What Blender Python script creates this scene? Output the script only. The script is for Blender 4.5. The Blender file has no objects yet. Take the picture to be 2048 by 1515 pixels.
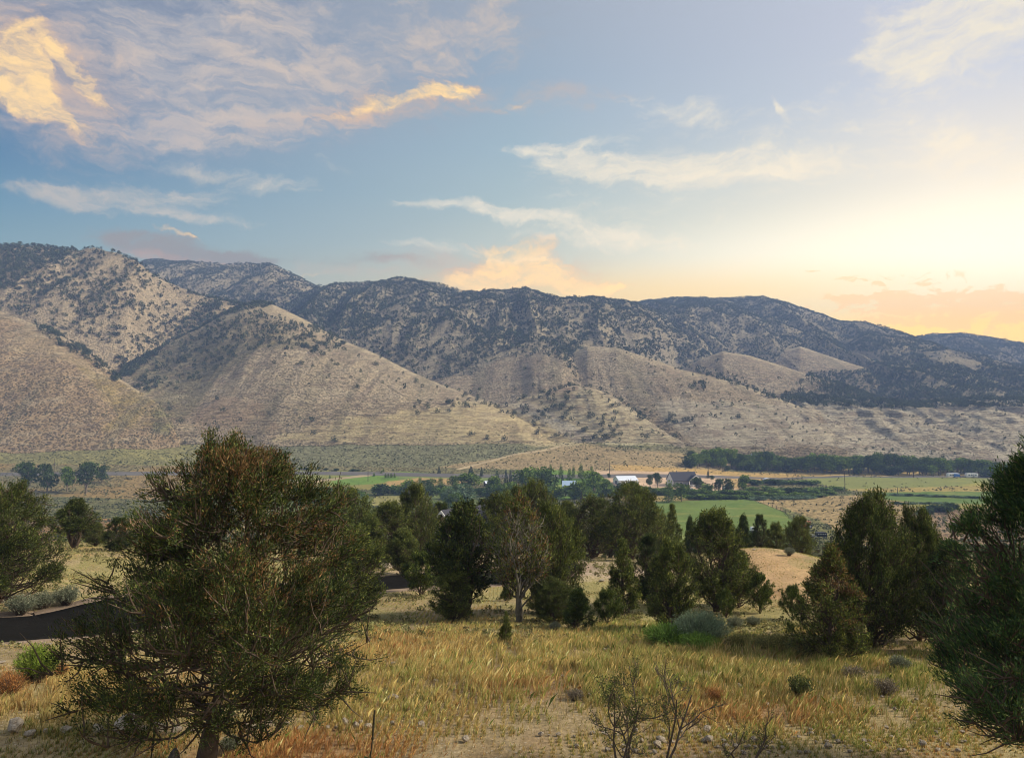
import bpy, math, random, time
import numpy as np
from mathutils import Vector, Matrix
T0 = time.time()
scene = bpy.context.scene
COL = scene.collection
rad = math.radians
# ------------------------------------------------------------------ camera model
F = 1577.0; CX = 1024.0; CY = 757.5; HY = 840.0
PITCH = math.atan((HY - CY) / F)
cp, sp_ = math.cos(PITCH), math.sin(PITCH)

def ray(px, py):
    """direction scaled so that Y = 1 -> (x, z) per metre of depth"""
    u = (np.asarray(px, float) - CX) / F; v = (CY - np.asarray(py, float)) / F
    Y = cp - v * sp_; Z = sp_ + v * cp
    return u / Y, Z / Y

def project(x, y, z):
    y = np.asarray(y, float)
    fy = y * cp + z * sp_
    fz = -y * sp_ + z * cp
    fy = np.where(np.abs(fy) < 1e-6, 1e-6, fy)
    return CX + F * x / fy, CY - F * fz / fy

def lin(c):
    c = np.asarray(c, float) / 255.0
    return np.where(c <= 0.04045, c / 12.92, ((c + 0.055) / 1.055) ** 2.4)

# ------------------------------------------------------------------ numpy noise
def _h(ix, iy, seed):
    n = (ix.astype(np.int64) * 374761393 + iy.astype(np.int64) * 668265263 + seed * 974634777) & 0xFFFFFFFF
    n = ((n ^ (n >> 13)) * 1274126177) & 0xFFFFFFFF
    n = n ^ (n >> 16)
    return (n & 0xFFFFFF) / float(0xFFFFFF)

def vnoise(x, y, seed=0):
    x = np.asarray(x, float); y = np.asarray(y, float)
    ix = np.floor(x); iy = np.floor(y); fx = x - ix; fy = y - iy
    fx = fx * fx * fx * (fx * (fx * 6 - 15) + 10); fy = fy * fy * fy * (fy * (fy * 6 - 15) + 10)
    a = _h(ix, iy, seed); b = _h(ix + 1, iy, seed); c = _h(ix, iy + 1, seed); d = _h(ix + 1, iy + 1, seed)
    return (a + (b - a) * fx) * (1 - fy) + (c + (d - c) * fx) * fy

def fbm(x, y, octs=4, seed=0, gain=0.5):
    s = 0; a = 1; t = 0
    for i in range(octs):
        s = s + a * vnoise(x, y, seed + i * 17); t += a; a *= gain
        x, y = x * 1.93 + y * 0.37 + 13.1, y * 1.93 - x * 0.37 + 7.7
    return s / t * 2 - 1

def sstep(a, b, x):
    t = np.clip((x - a) / (b - a), 0, 1); return t * t * (3 - 2 * t)

# ------------------------------------------------------------------ terrain
def curve(pts, smooth=True):
    """pts (px, py, depth) -> arrays over s = x/D of D and z"""
    p = np.array(pts, float)
    s, k = ray(p[:, 0], p[:, 1])
    o = np.argsort(s)
    return s[o], p[o, 2], (k * p[:, 2])[o]

LAYERS = []
def layer(name, crest, foot, back=0.35, power=1.0, rough=(0, 60, 200, 0), seed=0, bulge=None):
    bs = ([-9, 9], [.10, .10]) if bulge is None else ([float(ray(p[0], 800)[0]) for p in bulge], [p[1] for p in bulge])
    LAYERS.append(dict(bulge=bs, name=name, c=curve(crest), f=curve(foot), back=back, power=power, rough=rough, seed=seed))

# crest and foot of every hill: (px, py, distance)
layer('far_left_ridge', [(150,600,1500),(250,540,1500),(290,521,1500),(370,523,1490),(430,529,1480),(470,528,1460),(540,527,1450),(575,541,1440),(610,560,1420),(640,576,1400),(700,600,1380),(800,640,1380)],
      [(150,700,1050),(800,700,1050)], rough=(16, 90, 300), seed=3)
layer('far_right_ridge', [(1650,730,1720),(1780,700,1720),(1820,676,1720),(1870,671,1720),(1920,667,1720),(1960,674,1720),(2048,685,1720),(2250,690,1720),(2700,700,1720)],
      [(1650,780,1250),(2700,780,1250)], rough=(18, 120, 400), seed=5)
layer('right_ridge', [(1150,680,1650),(1200,640,1650),(1265,609,1650),(1320,599,1620),(1400,596,1600),(1470,595,1600),(1525,596,1580),(1570,607,1560),(1620,625,1550),(1680,643,1550),(1740,650,1540),(1780,664,1530),(1830,682,1520),(1900,702,1500),(1990,722,1480),(2048,728,1480),(2300,735,1480)],
      [(1150,760,900),(1400,770,1020),(1500,785,1040),(1700,795,1000),(1850,800,860),(2300,805,860)], rough=(20, 110, 380), seed=7)
layer('middle_ridge', [(450,660,1300),(540,615,1300),(600,588,1300),(640,573,1290),(700,568,1280),(760,565,1270),(790,559,1260),(818,556,1250),(860,566,1240),(920,584,1240),(960,588,1250),(1000,580,1250),(1030,577,1250),(1060,581,1250),(1100,594,1260),(1150,599,1270),(1210,600,1280),(1270,608,1290),(1330,630,1300),(1400,660,1300),(1500,700,1300),(1600,740,1300)],
      [(450,720,900),(700,740,880),(900,740,860),(1150,715,860),(1280,735,920),(1350,735,1060),(1600,770,1080)], rough=(18, 80, 300), seed=11)
layer('upper_left_hill', [(-700,455,1000),(-400,475,1000),(-100,488,960),(0,491,950),(60,489,950),(120,497,945),(160,500,945),(190,496,940),(230,505,930),(270,522,920),(310,550,930),(360,577,940),(420,596,950),(480,608,955),(560,640,960),(640,690,960)],
      [(-700,720,740),(0,715,745),(120,735,745),(250,765,770),(330,740,840),(420,700,880),(640,760,890)], rough=(10, 55, 220), seed=13)
layer('bare_knoll', [(1480,740,1180),(1525,716,1180),(1560,703,1170),(1600,692,1160),(1650,709,1130),(1700,726,1100),(1765,746,1060),(1800,765,1040)],
      [(1480,770,1040),(1800,790,960)], rough=(1.5, 40, 200), seed=15, back=0.5, bulge=[(1480,.0),(1600,.2),(1800,.2)])
layer('bare_hill', [(1330,760,1010),(1365,737,1010),(1400,718,1000),(1445,702,990),(1500,711,980),(1560,730,960),(1620,750,930),(1700,775,900),(1760,800,880)],
      [(1330,800,860),(1760,830,800)], rough=(1.5, 40, 200), seed=17, back=0.5, bulge=[(1340,.0),(1450,.2),(1760,.2)])
layer('right_bluff', [(1430,850,860),(1520,800,850),(1600,790,840),(1680,797,830),(1760,802,820),(1840,806,800),(1900,802,810),(1960,800,810),(2048,800,810),(2300,805,810),(2700,805,810)],
      [(1430,905,600),(1690,893,600),(1800,905,600),(1900,915,590),(2048,918,590),(2700,920,590)], rough=(9, 48, 160), seed=19, back=0.12)
layer('bluff_spur', [(1730,900,640),(1760,850,700),(1800,822,740),(1850,812,760),(1900,826,740),(1950,842,720),(2000,856,700),(2048,868,690),(2120,890,660)],
      [(1730,905,600),(2000,915,590),(2120,918,590)], rough=(4, 30, 160), seed=21, back=0.2)
layer('facet_hill_east', [(1080,760,900),(1130,712,880),(1175,692,870),(1230,694,860),(1300,716,840),(1360,738,820),(1420,752,800),(1480,768,780),(1540,790,755),(1590,808,735),(1640,822,715),(1665,850,680),(1680,880,640),(1700,905,600)],
      [(1080,800,720),(1250,860,660),(1400,893,610),(1550,890,600),(1700,900,590)], rough=(5.0, 45, 260), seed=23, back=0.45, bulge=[(1130,-.12),(1230,-.05),(1420,.16),(1650,.12)])
layer('facet_hill_west', [(760,760,960),(815,722,940),(870,713,920),(950,710,900),(1040,706,880),(1090,697,870),(1125,700,862),(1150,724,850),(1180,770,820),(1230,830,760)],
      [(760,800,800),(950,840,720),(1080,870,680),(1230,860,680)], rough=(4.5, 36, 260), seed=25, back=0.45, bulge=[(820,-.15),(950,-.05),(1080,.16),(1180,.1)])
layer('pale_spur', [(950,850,680),(1000,812,690),(1050,795,695),(1100,782,695),(1150,770,700),(1190,776,690),(1240,800,675),(1290,835,650),(1330,862,630),(1375,892,600)],
      [(950,880,620),(1180,885,600),(1375,897,590)], rough=(4.0, 30, 120), seed=27, back=0.5, bulge=[(950,-.2),(1100,-.1),(1220,.2),(1375,.1)])
layer('big_facet_hill', [(200,840,700),(245,742,750),(262,728,775),(330,690,825),(400,655,850),(450,627,862),(490,610,870),(515,604,885),(545,608,885),(600,634,865),(650,662,845),(700,686,825),(760,711,805),(820,742,780),(880,768,760),(940,790,735),(1000,812,705),(1060,840,670),(1110,868,635),(1170,893,600),(1190,905,590)],
      [(200,840,620),(280,810,620),(330,840,600),(380,868,585),(500,885,575),(700,890,572),(900,888,572),(1100,890,575),(1190,905,580)], rough=(4.0, 40, 420), seed=29, back=0.5, bulge=[(245,-.20),(310,-.20),(560,.16),(700,.22),(1000,.12),(1190,.0)])
layer('near_left_hill', [(-700,560,820),(-300,590,790),(-100,606,760),(0,622,745),(50,641,730),(110,664,710),(170,700,685),(240,757,650),(290,790,625),(318,808,612),(335,838,598),(352,866,582),(366,884,572)],
      [(-700,880,560),(0,870,560),(200,862,568),(300,872,572),(340,878,572),(366,886,570)], rough=(3.5, 50, 420), seed=31, back=0.6, bulge=[(-300,.15),(120,.2),(330,.1)])

def terrain_base(x, y):
    D = y
    s = x / np.maximum(D, 30)
    g = np.interp(D, [-600, -60, 0, 12.5, 17, 21, 27, 31, 34.5, 38.5, 45, 55, 80, 110, 170, 240, 300, 420, 445, 490, 580, 700, 1500, 4000],
                  [-1.0, -3.6, -4.5, -5.38, -5.62, -6.02, -6.8, -7.15, -7.5, -7.62, -8.3, -9.6, -13.6, -18, -27.5, -34.8, -37, -37, -36.2, -29.5, -17, -14, -10, -10])
    gr = np.interp(D, [-600, 300, 540, 610, 700, 1500, 4000], [-37, -37, -37, -27, -24, -14, -10])
    w = sstep(0.14, 0.34, s) * (D > 300)
    w2 = sstep(300, 420, D) * w
    z = g * (1 - w2) + np.where(D > 420, gr, -37) * w2
    # bare dirt mound between the junipers on the right
    m = np.exp(-(((x - 13.0) / 4.2) ** 2) - ((D - 41.5) / 7.0) ** 2)
    z = z + 1.25 * m
    # left side falls a little more slowly
    z = z + 1.1 * sstep(-8, -22, x) * sstep(24, 30, D) * (1 - sstep(60, 110, D))
    return z

def terrain(x, y, detail=True):
    x = np.asarray(x, float); y = np.asarray(y, float)
    z = terrain_base(x, y)
    if detail:
        z = z + 0.10 * fbm(x / 3.1, y / 3.1, 4, 1) * sstep(400, 200, y) * sstep(6, 12, np.hypot(x, y))
        z = z + 0.9 * fbm(x / 30, y / 30, 3, 2) * sstep(55, 110, y) * sstep(440, 300, y)
        z = z + 1.6 * fbm(x / 28, y / 40, 4, 4) * sstep(470, 560, y) * sstep(800, 650, y)
    far = y > 470
    lid = np.zeros(x.shape, np.int16)
    if np.any(far):
        xf = x[far]; yf = y[far]; s = xf / yf; zb = z[far]; li = np.zeros(xf.shape, np.int16); tw = np.zeros(xf.shape)
        for i, L in enumerate(LAYERS):
            Dc = np.interp(s, L['c'][0], L['c'][1]); zc = np.interp(s, L['c'][0], L['c'][2])
            Df = np.interp(s, L['f'][0], L['f'][1]); zf = np.interp(s, L['f'][0], L['f'][2])
            inside = sstep(L['c'][0][0] - 0.01, L['c'][0][0] + 0.004, s) * sstep(L['c'][0][-1] + 0.01, L['c'][0][-1] - 0.004, s)
            t = (yf - Df) / np.maximum(Dc - Df, 5)
            tt = np.clip(t, 0, 1)
            h = zf + (zc - zf) * (tt + np.interp(s, *L['bulge']) * np.sin(tt * math.pi) * 0.6)
            h = np.where(t < 0, zf + 0.7 * (yf - Df), h)
            bk = np.maximum(yf - Dc, 0)
            h = np.where(t > 1, zc - L['back'] * bk * sstep(0, 40, bk), h)
            if detail:
                amp, wx, wy = L['rough'][:3]
                n = fbm(xf / wx + 3 * L['seed'], yf / wy, 4, L['seed'])
                n = 1 - 2 * np.abs(n) if amp > 8 else n
                h = h + amp * n * np.sin(np.pi * np.clip(t, 0, 1)) ** 0.8 + 0.25 * amp * np.where(amp > 8, 1, 0.3) * fbm(xf / (wx * 0.25), yf / (wx * 0.3), 3, L['seed'] + 50) * sstep(-0.05, 0.15, t)
                if amp <= 8: h = h + 1.1 * (1 - 2 * np.abs(fbm(xf / 14 + L['seed'], yf / 240, 3, L['seed'] + 90))) * np.sin(np.pi * np.clip(t, 0, 1))
            h = h - (1 - inside) * 400
            up = h > zb
            zb = np.where(up, h, zb); li = np.where(up, i + 1, li); tw = np.where(up, t, tw)
        # hard beds stand out as small ledges on the layered slopes
        if detail:
            led = np.isin(li - 1, [k for k, L in enumerate(LAYERS) if L['name'] in ('right_bluff', 'bluff_spur', 'pale_spur', 'facet_hill_east', 'big_facet_hill')])
            hz_ = zb + 2.0 * fbm(xf / 60, yf / 60, 3, 811) + 0.012 * xf
            ph_ = hz_ / 6.5; fr_ = ph_ - np.floor(ph_); ampl = 1.9 * np.clip(.5 + 1.2 * fbm(xf / 45, hz_ / 8, 3, 812), 0, 1) * sstep(34, 20, np.where(np.isin(li - 1, [len(LAYERS) - 2]), zb + 22, zb))
            zb = zb + np.where(led, ampl * (fr_ - sstep(.0, .22, fr_) ), 0) * sstep(560, 585, yf)
        z[far] = zb; lid[far] = li; tf = np.zeros(x.shape); tf[far] = tw; terrain.t = tf
    return z, lid

def gz(x, y):
    z, _ = terrain(np.array([x], float), np.array([y], float)); return float(z[0])

# ------------------------------------------------------------------ mesh helpers
def new_mesh(name, V, faces=None, loops=None, starts=None, mat=None, smooth=False, attrs=None, nper=None):
    """V (n,3); faces (m,k) array of equal sized faces, or a list of such arrays"""
    me = bpy.data.meshes.new(name)
    V = np.asarray(V, np.float32)
    if isinstance(faces, np.ndarray): faces = [faces]
    faces = [f for f in faces if len(f)]
    lp = np.concatenate([f.ravel() for f in faces]).astype(np.int32)
    cnt = np.concatenate([np.full(len(f), f.shape[1], np.int32) for f in faces])
    st = np.concatenate([[0], np.cumsum(cnt)[:-1]]).astype(np.int32)
    me.vertices.add(len(V)); me.vertices.foreach_set('co', V.ravel())
    me.loops.add(len(lp)); me.loops.foreach_set('vertex_index', lp)
    me.polygons.add(len(cnt)); me.polygons.foreach_set('loop_start', st); me.polygons.foreach_set('loop_total', cnt)
    if smooth: me.polygons.foreach_set('use_smooth', np.ones(len(cnt), bool))
    for an, (dom, typ, arr) in (attrs or {}).items():
        a = me.attributes.new(an, typ, dom)
        arr = np.asarray(arr, np.float32)
        a.data.foreach_set('color' if 'COLOR' in typ else 'value', arr.ravel())
    me.update(calc_edges=True)
    if mat: me.materials.append(mat)
    return me

def link(name, me, parent=None, loc=None):
    o = bpy.data.objects.new(name, me); COL.objects.link(o)
    if parent: o.parent = parent
    if loc is not None: o.location = loc
    return o

def tag(o, label=None, cat=None, group=None, kind=None):
    if label: o['label'] = label
    if cat: o['category'] = cat
    if group: o['group'] = group
    if kind: o['kind'] = kind
    return o

def empty(name, loc, label, cat, group=None, rz=0.0):
    o = bpy.data.objects.new(name, None); COL.objects.link(o)
    o.location = loc; o.rotation_euler = (0, 0, rz); o.empty_display_size = 0.3
    return tag(o, label, cat, group)

class MB:
    """collects quads / polygons into one mesh"""
    def __init__(s): s.v = []; s.f = []
    def box(s, x0, x1, y0, y1, z0, z1):
        b = len(s.v)
        s.v += [(x0,y0,z0),(x1,y0,z0),(x1,y1,z0),(x0,y1,z0),(x0,y0,z1),(x1,y0,z1),(x1,y1,z1),(x0,y1,z1)]
        s.f += [[b,b+3,b+2,b+1],[b+4,b+5,b+6,b+7],[b,b+1,b+5,b+4],[b+1,b+2,b+6,b+5],[b+2,b+3,b+7,b+6],[b+3,b,b+4,b+7]]
    def poly(s, pts):
        b = len(s.v); s.v += [tuple(p) for p in pts]; s.f.append(list(range(b, b + len(pts))))
    def prism(s, pts, d):
        """pts: polygon in 3-D, extruded by vector d"""
        b = len(s.v); n = len(pts)
        s.v += [tuple(p) for p in pts] + [(p[0]+d[0], p[1]+d[1], p[2]+d[2]) for p in pts]
        s.f.append(list(range(b, b + n))[::-1]); s.f.append(list(range(b + n, b + 2 * n)))
        for i in range(n):
            j = (i + 1) % n; s.f.append([b+i, b+j, b+n+j, b+n+i])
    def tube(s, pts, rs, k=6, cap=True):
        pts = [Vector(p) for p in pts]; b = len(s.v)
        for i, p in enumerate(pts):
            d = (pts[min(i+1, len(pts)-1)] - pts[max(i-1, 0)]).normalized()
            a = d.cross(Vector((0.13, 0.31, 0.94))).normalized()
            if a.length < .1: a = Vector((1, 0, 0))
            c = d.cross(a)
            r = rs[i] if hasattr(rs, '__len__') else rs
            for j in range(k):
                t = 2 * math.pi * j / k
                q = p + a * (math.cos(t) * r) + c * (math.sin(t) * r); s.v.append(tuple(q))
        for i in range(len(pts) - 1):
            for j in range(k):
                j2 = (j + 1) % k
                s.f.append([b+i*k+j, b+i*k+j2, b+(i+1)*k+j2, b+(i+1)*k+j])
        if cap:
            s.f.append([b+j for j in range(k)][::-1]); s.f.append([b+(len(pts)-1)*k+j for j in range(k)])
    def build(s, name, mat, parent=None, smooth=False, bevel=0):
        me = bpy.data.meshes.new(name); me.from_pydata(s.v, [], s.f); me.update()
        if smooth:
            for p in me.polygons: p.use_smooth = True
        me.materials.append(mat)
        o = link(name, me, parent)
        if bevel:
            m = o.modifiers.new('bevel', 'BEVEL'); m.width = bevel; m.segments = 2; m.limit_method = 'ANGLE'
        return o

# ------------------------------------------------------------------ materials
def material(name, rough=0.9, spec=0.2):
    m = bpy.data.materials.new(name); m.use_nodes = True
    nt = m.node_tree; b = nt.nodes['Principled BSDF']
    b.inputs['Roughness'].default_value = rough
    b.inputs['Specular IOR Level'].default_value = spec
    return m, nt, b

def nd(nt, typ, **kw):
    n = nt.nodes.new(typ)
    for k, v in kw.items():
        if k.startswith('i_'): n.inputs[k[2:].replace('_', ' ')].default_value = v
        else: setattr(n, k, v)
    return n

def lk(nt, a, b): nt.links.new(a, b)

def mix(nt, blend, fac, a, b):
    n = nt.nodes.new('ShaderNodeMix'); n.data_type = 'RGBA'; n.blend_type = blend
    for sock, v in ((n.inputs[0], fac), (n.inputs[6], a), (n.inputs[7], b)):
        if hasattr(v, 'is_linked') or hasattr(v, 'links'): nt.links.new(v, sock)
        elif isinstance(v, (int, float)): sock.default_value = v
        else: sock.default_value = (*v, 1)[:4]
    return n.outputs[2]

def ramp(nt, fac, stops):
    n = nt.nodes.new('ShaderNodeValToRGB'); cr = n.color_ramp
    while len(cr.elements) > 1: cr.elements.remove(cr.elements[-1])
    for i, (p, c) in enumerate(stops):
        e = cr.elements[0] if i == 0 else cr.elements.new(p)
        e.position = p; e.color = (*c, 1)[:4] if hasattr(c, '__len__') else (c, c, c, 1)
    if fac is not None: nt.links.new(fac, n.inputs[0])
    return n.outputs[0]

def math_(nt, op, a, b=None, c=None, clamp=False):
    n = nt.nodes.new('ShaderNodeMath'); n.operation = op; n.use_clamp = clamp
    for i, v in enumerate((a, b, c)):
        if v is None: continue
        if isinstance(v, (int, float)): n.inputs[i].default_value = v
        else: nt.links.new(v, n.inputs[i])
    return n.outputs[0]

def maprange(nt, v, a, b, c=0.0, d=1.0, kind='SMOOTHSTEP'):
    n = nt.nodes.new('ShaderNodeMapRange'); n.interpolation_type = kind
    nt.links.new(v, n.inputs[0])
    for i, q in enumerate((a, b, c, d)): n.inputs[i + 1].default_value = q
    return n.outputs[0]

def noise(nt, vec, scale, detail=4, rough=0.55, dist=0.0, dim='3D'):
    n = nt.nodes.new('ShaderNodeTexNoise'); n.noise_dimensions = dim
    n.inputs['Scale'].default_value = scale; n.inputs['Detail'].default_value = detail
    n.inputs['Roughness'].default_value = rough; n.inputs['Distortion'].default_value = dist
    if vec is not None: nt.links.new(vec, n.inputs['Vector'])
    return n.outputs['Fac']

def mapping(nt, vec, loc=(0,0,0), rot=(0,0,0), scale=(1,1,1), typ='POINT'):
    n = nt.nodes.new('ShaderNodeMapping'); n.vector_type = typ
    nt.links.new(vec, n.inputs[0])
    n.inputs['Location'].default_value = loc; n.inputs['Rotation'].default_value = rot; n.inputs['Scale'].default_value = scale
    return n.outputs[0]

def flat_mat(name, rgb, rough=0.8, spec=0.25, var=0.12, scale=3.0, metal=0.0, bump=0.0):
    """plain paint / metal / wood with slight uneven wear"""
    m, nt, b = material(name, rough, spec)
    tc = nd(nt, 'ShaderNodeTexCoord')
    n = noise(nt, tc.outputs['Object'], scale, 5, 0.6)
    c = lin(rgb)
    lk(nt, ramp(nt, n, [(0.3, tuple(c * (1 - var))), (0.7, tuple(np.minimum(c * (1 + var), 0.95)))]), b.inputs['Base Color'])
    b.inputs['Metallic'].default_value = metal
    if bump:
        bp = nd(nt, 'ShaderNodeBump'); bp.inputs['Distance'].default_value = bump; bp.inputs['Strength'].default_value = 0.6
        lk(nt, n, bp.inputs['Height']); lk(nt, bp.outputs[0], b.inputs['Normal'])
    return m
# ------------------------------------------------------------------ camera, sun, sky
cam = bpy.data.cameras.new('camera'); camo = bpy.data.objects.new('camera', cam); COL.objects.link(camo)
cam.sensor_width = 36.0; cam.lens = 36.0 * F / 2048.0; cam.clip_end = 12000; cam.clip_start = 0.1
camo.rotation_euler = (math.pi / 2 + PITCH, 0, 0)
scene.camera = camo
scene.view_settings.view_transform = 'Standard'; scene.view_settings.look = 'None'
scene.view_settings.exposure = 0.62; scene.view_settings.gamma = 1
c_ = scene.cycles
c_.max_bounces = 5; c_.diffuse_bounces = 2; c_.glossy_bounces = 1; c_.transmission_bounces = 2; c_.volume_bounces = 0
c_.transparent_max_bounces = 4; c_.use_denoising = True; c_.filter_width = 1.0; c_.caustics_reflective = False; c_.caustics_refractive = False
c_.use_adaptive_sampling = True; c_.adaptive_threshold = 0.012

SUN_AZ, SUN_EL = 92.0, 32.0     # clockwise from the viewing direction
sun = bpy.data.lights.new('sun', 'SUN'); suno = bpy.data.objects.new('sun', sun); COL.objects.link(suno)
sun.energy = 3.9; sun.angle = rad(9); sun.color = (1.0, 0.90, 0.74)
d = Vector((math.sin(rad(SUN_AZ)) * math.cos(rad(SUN_EL)), math.cos(rad(SUN_AZ)) * math.cos(rad(SUN_EL)), math.sin(rad(SUN_EL))))
suno.rotation_euler = d.to_track_quat('Z', 'Y').to_euler()

world = bpy.data.worlds.new('World'); scene.world = world; world.use_nodes = True
nt = world.node_tree; bg = nt.nodes['Background']; bg.inputs['Strength'].default_value = 1.0
sky = nd(nt, 'ShaderNodeTexSky'); sky.sky_type = 'NISHITA'; sky.sun_disc = False
sky.sun_elevation = rad(SUN_EL); sky.sun_rotation = rad(SUN_AZ); sky.altitude = 1900; sky.dust_density = 2.0
tc = nd(nt, 'ShaderNodeTexCoord')
sx = nd(nt, 'ShaderNodeSeparateXYZ'); lk(nt, tc.outputs['Generated'], sx.inputs[0])
az = math_(nt, 'ARCTAN2', sx.outputs[0], sx.outputs[1])
el = math_(nt, 'ARCSINE', math_(nt, 'MINIMUM', math_(nt, 'MAXIMUM', sx.outputs[2], -1.0), 1.0))
cb = nd(nt, 'ShaderNodeCombineXYZ'); lk(nt, az, cb.inputs[0]); lk(nt, el, cb.inputs[1])
P = cb.outputs[0]
def azel(px, py):
    x, z = ray(px, py); return math.atan2(float(x), 1.0), math.atan2(float(z), math.hypot(1, float(x)))
def vramp(stops, px):
    st = []
    for py, c in sorted(stops, key=lambda q: -q[0]):
        e = azel(px, py)[1]; st.append((min(1, max(0, e / (math.pi / 2))), tuple(lin(c))))
    return ramp(nt, elf, st)
elf = math_(nt, 'DIVIDE', el, math.pi / 2)
left = vramp([(840,(150,168,156)),(480,(130,164,170)),(400,(106,150,172)),(300,(84,130,164)),(150,(116,130,156)),(0,(110,120,146)),(-500,(105,118,150))], 0)
cen = vramp([(840,(225,205,150)),(575,(216,208,170)),(500,(198,208,198)),(400,(180,200,202)),(300,(166,190,202)),(150,(156,176,194)),(0,(160,172,188)),(-500,(150,165,195))], 1024)
right = vramp([(840,(250,205,80)),(672,(252,214,92)),(600,(251,228,150)),(520,(254,250,222)),(450,(254,248,228)),(300,(238,234,226)),(150,(216,220,232)),(0,(208,212,228)),(-500,(190,200,220))], 1900)
aL, aC, aR = azel(0, 400)[0], azel(1024, 400)[0], azel(1900, 400)[0]
base = mix(nt, 'MIX', maprange(nt, az, aL, aC, kind='LINEAR'), left, cen)
base = mix(nt, 'MIX', maprange(nt, az, aC, aR, kind='LINEAR'), base, right)
# warm glow round the low sun behind cloud
def blob(px, py, rx, ry, rot=0.0, soft=(1.0, 0.0), src=None):
    a, e = azel(px, py)
    v = mapping(nt, src or P, (a, e, 0), (0, 0, rad(rot)), (rx / F, ry / F, 1), 'TEXTURE')
    n = nd(nt, 'ShaderNodeVectorMath', operation='LENGTH'); lk(nt, v, n.inputs[0])
    return maprange(nt, n.outputs['Value'], soft[0], soft[1])
glow = blob(1990, 505, 900, 150)
base = mix(nt, 'MIX', math_(nt, 'MULTIPLY', glow, 0.85), base, tuple(lin((255, 253, 236)) * 1.15))
glow2 = blob(1920, 668, 620, 70)
base = mix(nt, 'MIX', math_(nt, 'MULTIPLY', glow2, 1.0), base, (1.35, 0.88, 0.13))
glow3 = blob(1300, 600, 760, 90)
base = mix(nt, 'MIX', math_(nt, 'MULTIPLY', glow3, 0.7), base, tuple(lin((255, 220, 130)) * 1.1))
# warped coordinates for the clouds
wn = nd(nt, 'ShaderNodeTexNoise'); wn.inputs['Scale'].default_value = 4.0; wn.inputs['Detail'].default_value = 8; wn.inputs['Roughness'].default_value = 0.62; lk(nt, P, wn.inputs['Vector'])
wv = nd(nt, 'ShaderNodeVectorMath', operation='SUBTRACT'); lk(nt, wn.outputs['Color'], wv.inputs[0]); wv.inputs[1].default_value = (0.5, 0.5, 0.5)
wm = nd(nt, 'ShaderNodeVectorMath', operation='MULTIPLY_ADD'); lk(nt, wv.outputs[0], wm.inputs[0]); wm.inputs[1].default_value = (0.20, 0.10, 0); lk(nt, P, wm.inputs[2])
W = wm.outputs[0]
def fieldsum(items):
    out = None
    for (px, py, rx, ry, rot, amp) in items:
        m = math_(nt, 'MULTIPLY', blob(px, py, rx, ry, -rot, (1.0, 0.0), W), amp)
        out = m if out is None else math_(nt, 'ADD', out, m)
    return out
streak = noise(nt, mapping(nt, W, rot=(0, 0, rad(-12)), scale=(1, 3.4, 1)), 11.0, 10, 0.64, 0.5)
streak2 = noise(nt, mapping(nt, W, (3, 1, 0), rot=(0, 0, rad(-35)), scale=(1, 2.6, 1)), 20.0, 9, 0.62, 0.8)
fine = noise(nt, mapping(nt, W, (7, 2, 0), scale=(1, 2.4, 1)), 46.0, 8, 0.62, 0.5)
mix2 = math_(nt, 'ADD', math_(nt, 'ADD', math_(nt, 'MULTIPLY', streak2, 0.42), math_(nt, 'MULTIPLY', streak, 0.36)), math_(nt, 'MULTIPLY', fine, 0.22))
def alpha(field, tex, lo, hi, gain=1.0, wisp=0.7):
    """cloud cover: a soft field eroded by stretched noise"""
    t = maprange(nt, tex, 0.38, 0.60, kind='LINEAR')
    a = math_(nt, 'SUBTRACT', math_(nt, 'MINIMUM', field, 1.1), math_(nt, 'MULTIPLY', math_(nt, 'SUBTRACT', 1.0, t), wisp))
    return math_(nt, 'MULTIPLY', maprange(nt, a, lo, hi), maprange(nt, field, 0.0, 0.3))
# broad mauve-grey veil, upper left
veil = fieldsum([(250,60,760,260,5,1.0),(700,130,560,170,-8,0.8),(130,190,380,190,0,0.8),(520,235,460,90,-10,0.7),(850,20,420,90,0,0.7)])
base = mix(nt, 'MIX', math_(nt, 'MULTIPLY', alpha(veil, mix2, -0.5, 1.2, wisp=1.0), 0.72), base, tuple(lin((162, 170, 182))))
veil2 = fieldsum([(380,120,420,160,-10,1.0),(740,110,480,120,-8,0.9),(300,270,360,50,-5,0.8),(1000,20,200,70,60,0.7),(560,262,420,60,-12,1.0),(480,30,300,80,-20,0.9),(900,60,200,80,0,.5),(480,180,300,80,-8,.6)])
base = mix(nt, 'MIX', math_(nt, 'MULTIPLY', alpha(veil2, mix2, -0.25, 1.1, wisp=1.15), 0.95), base, mix(nt, 'MIX', maprange(nt, streak, 0.3, 0.7), tuple(lin((178, 178, 184))), tuple(lin((218, 200, 184)))))
# low grey-brown bank over the left ridge
bank = fieldsum([(370,500,270,40,6,1.1),(480,515,190,22,3,0.9),(290,475,190,30,0,0.7),(770,530,190,22,0,0.6),(1000,560,110,20,0,0.4)])
base = mix(nt, 'MIX', math_(nt, 'MULTIPLY', alpha(bank, mix2, -0.25, 0.9, wisp=.8), 0.95), base, tuple(lin((160, 152, 142))))
bankw = fieldsum([(310,505,90,22,0,0.9),(450,520,120,10,4,.7)])
base = mix(nt, 'MIX', math_(nt, 'MULTIPLY', alpha(bankw, mix2, -0.1, 0.9, wisp=.7), 0.8), base, tuple(lin((206, 164, 138))))
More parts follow.
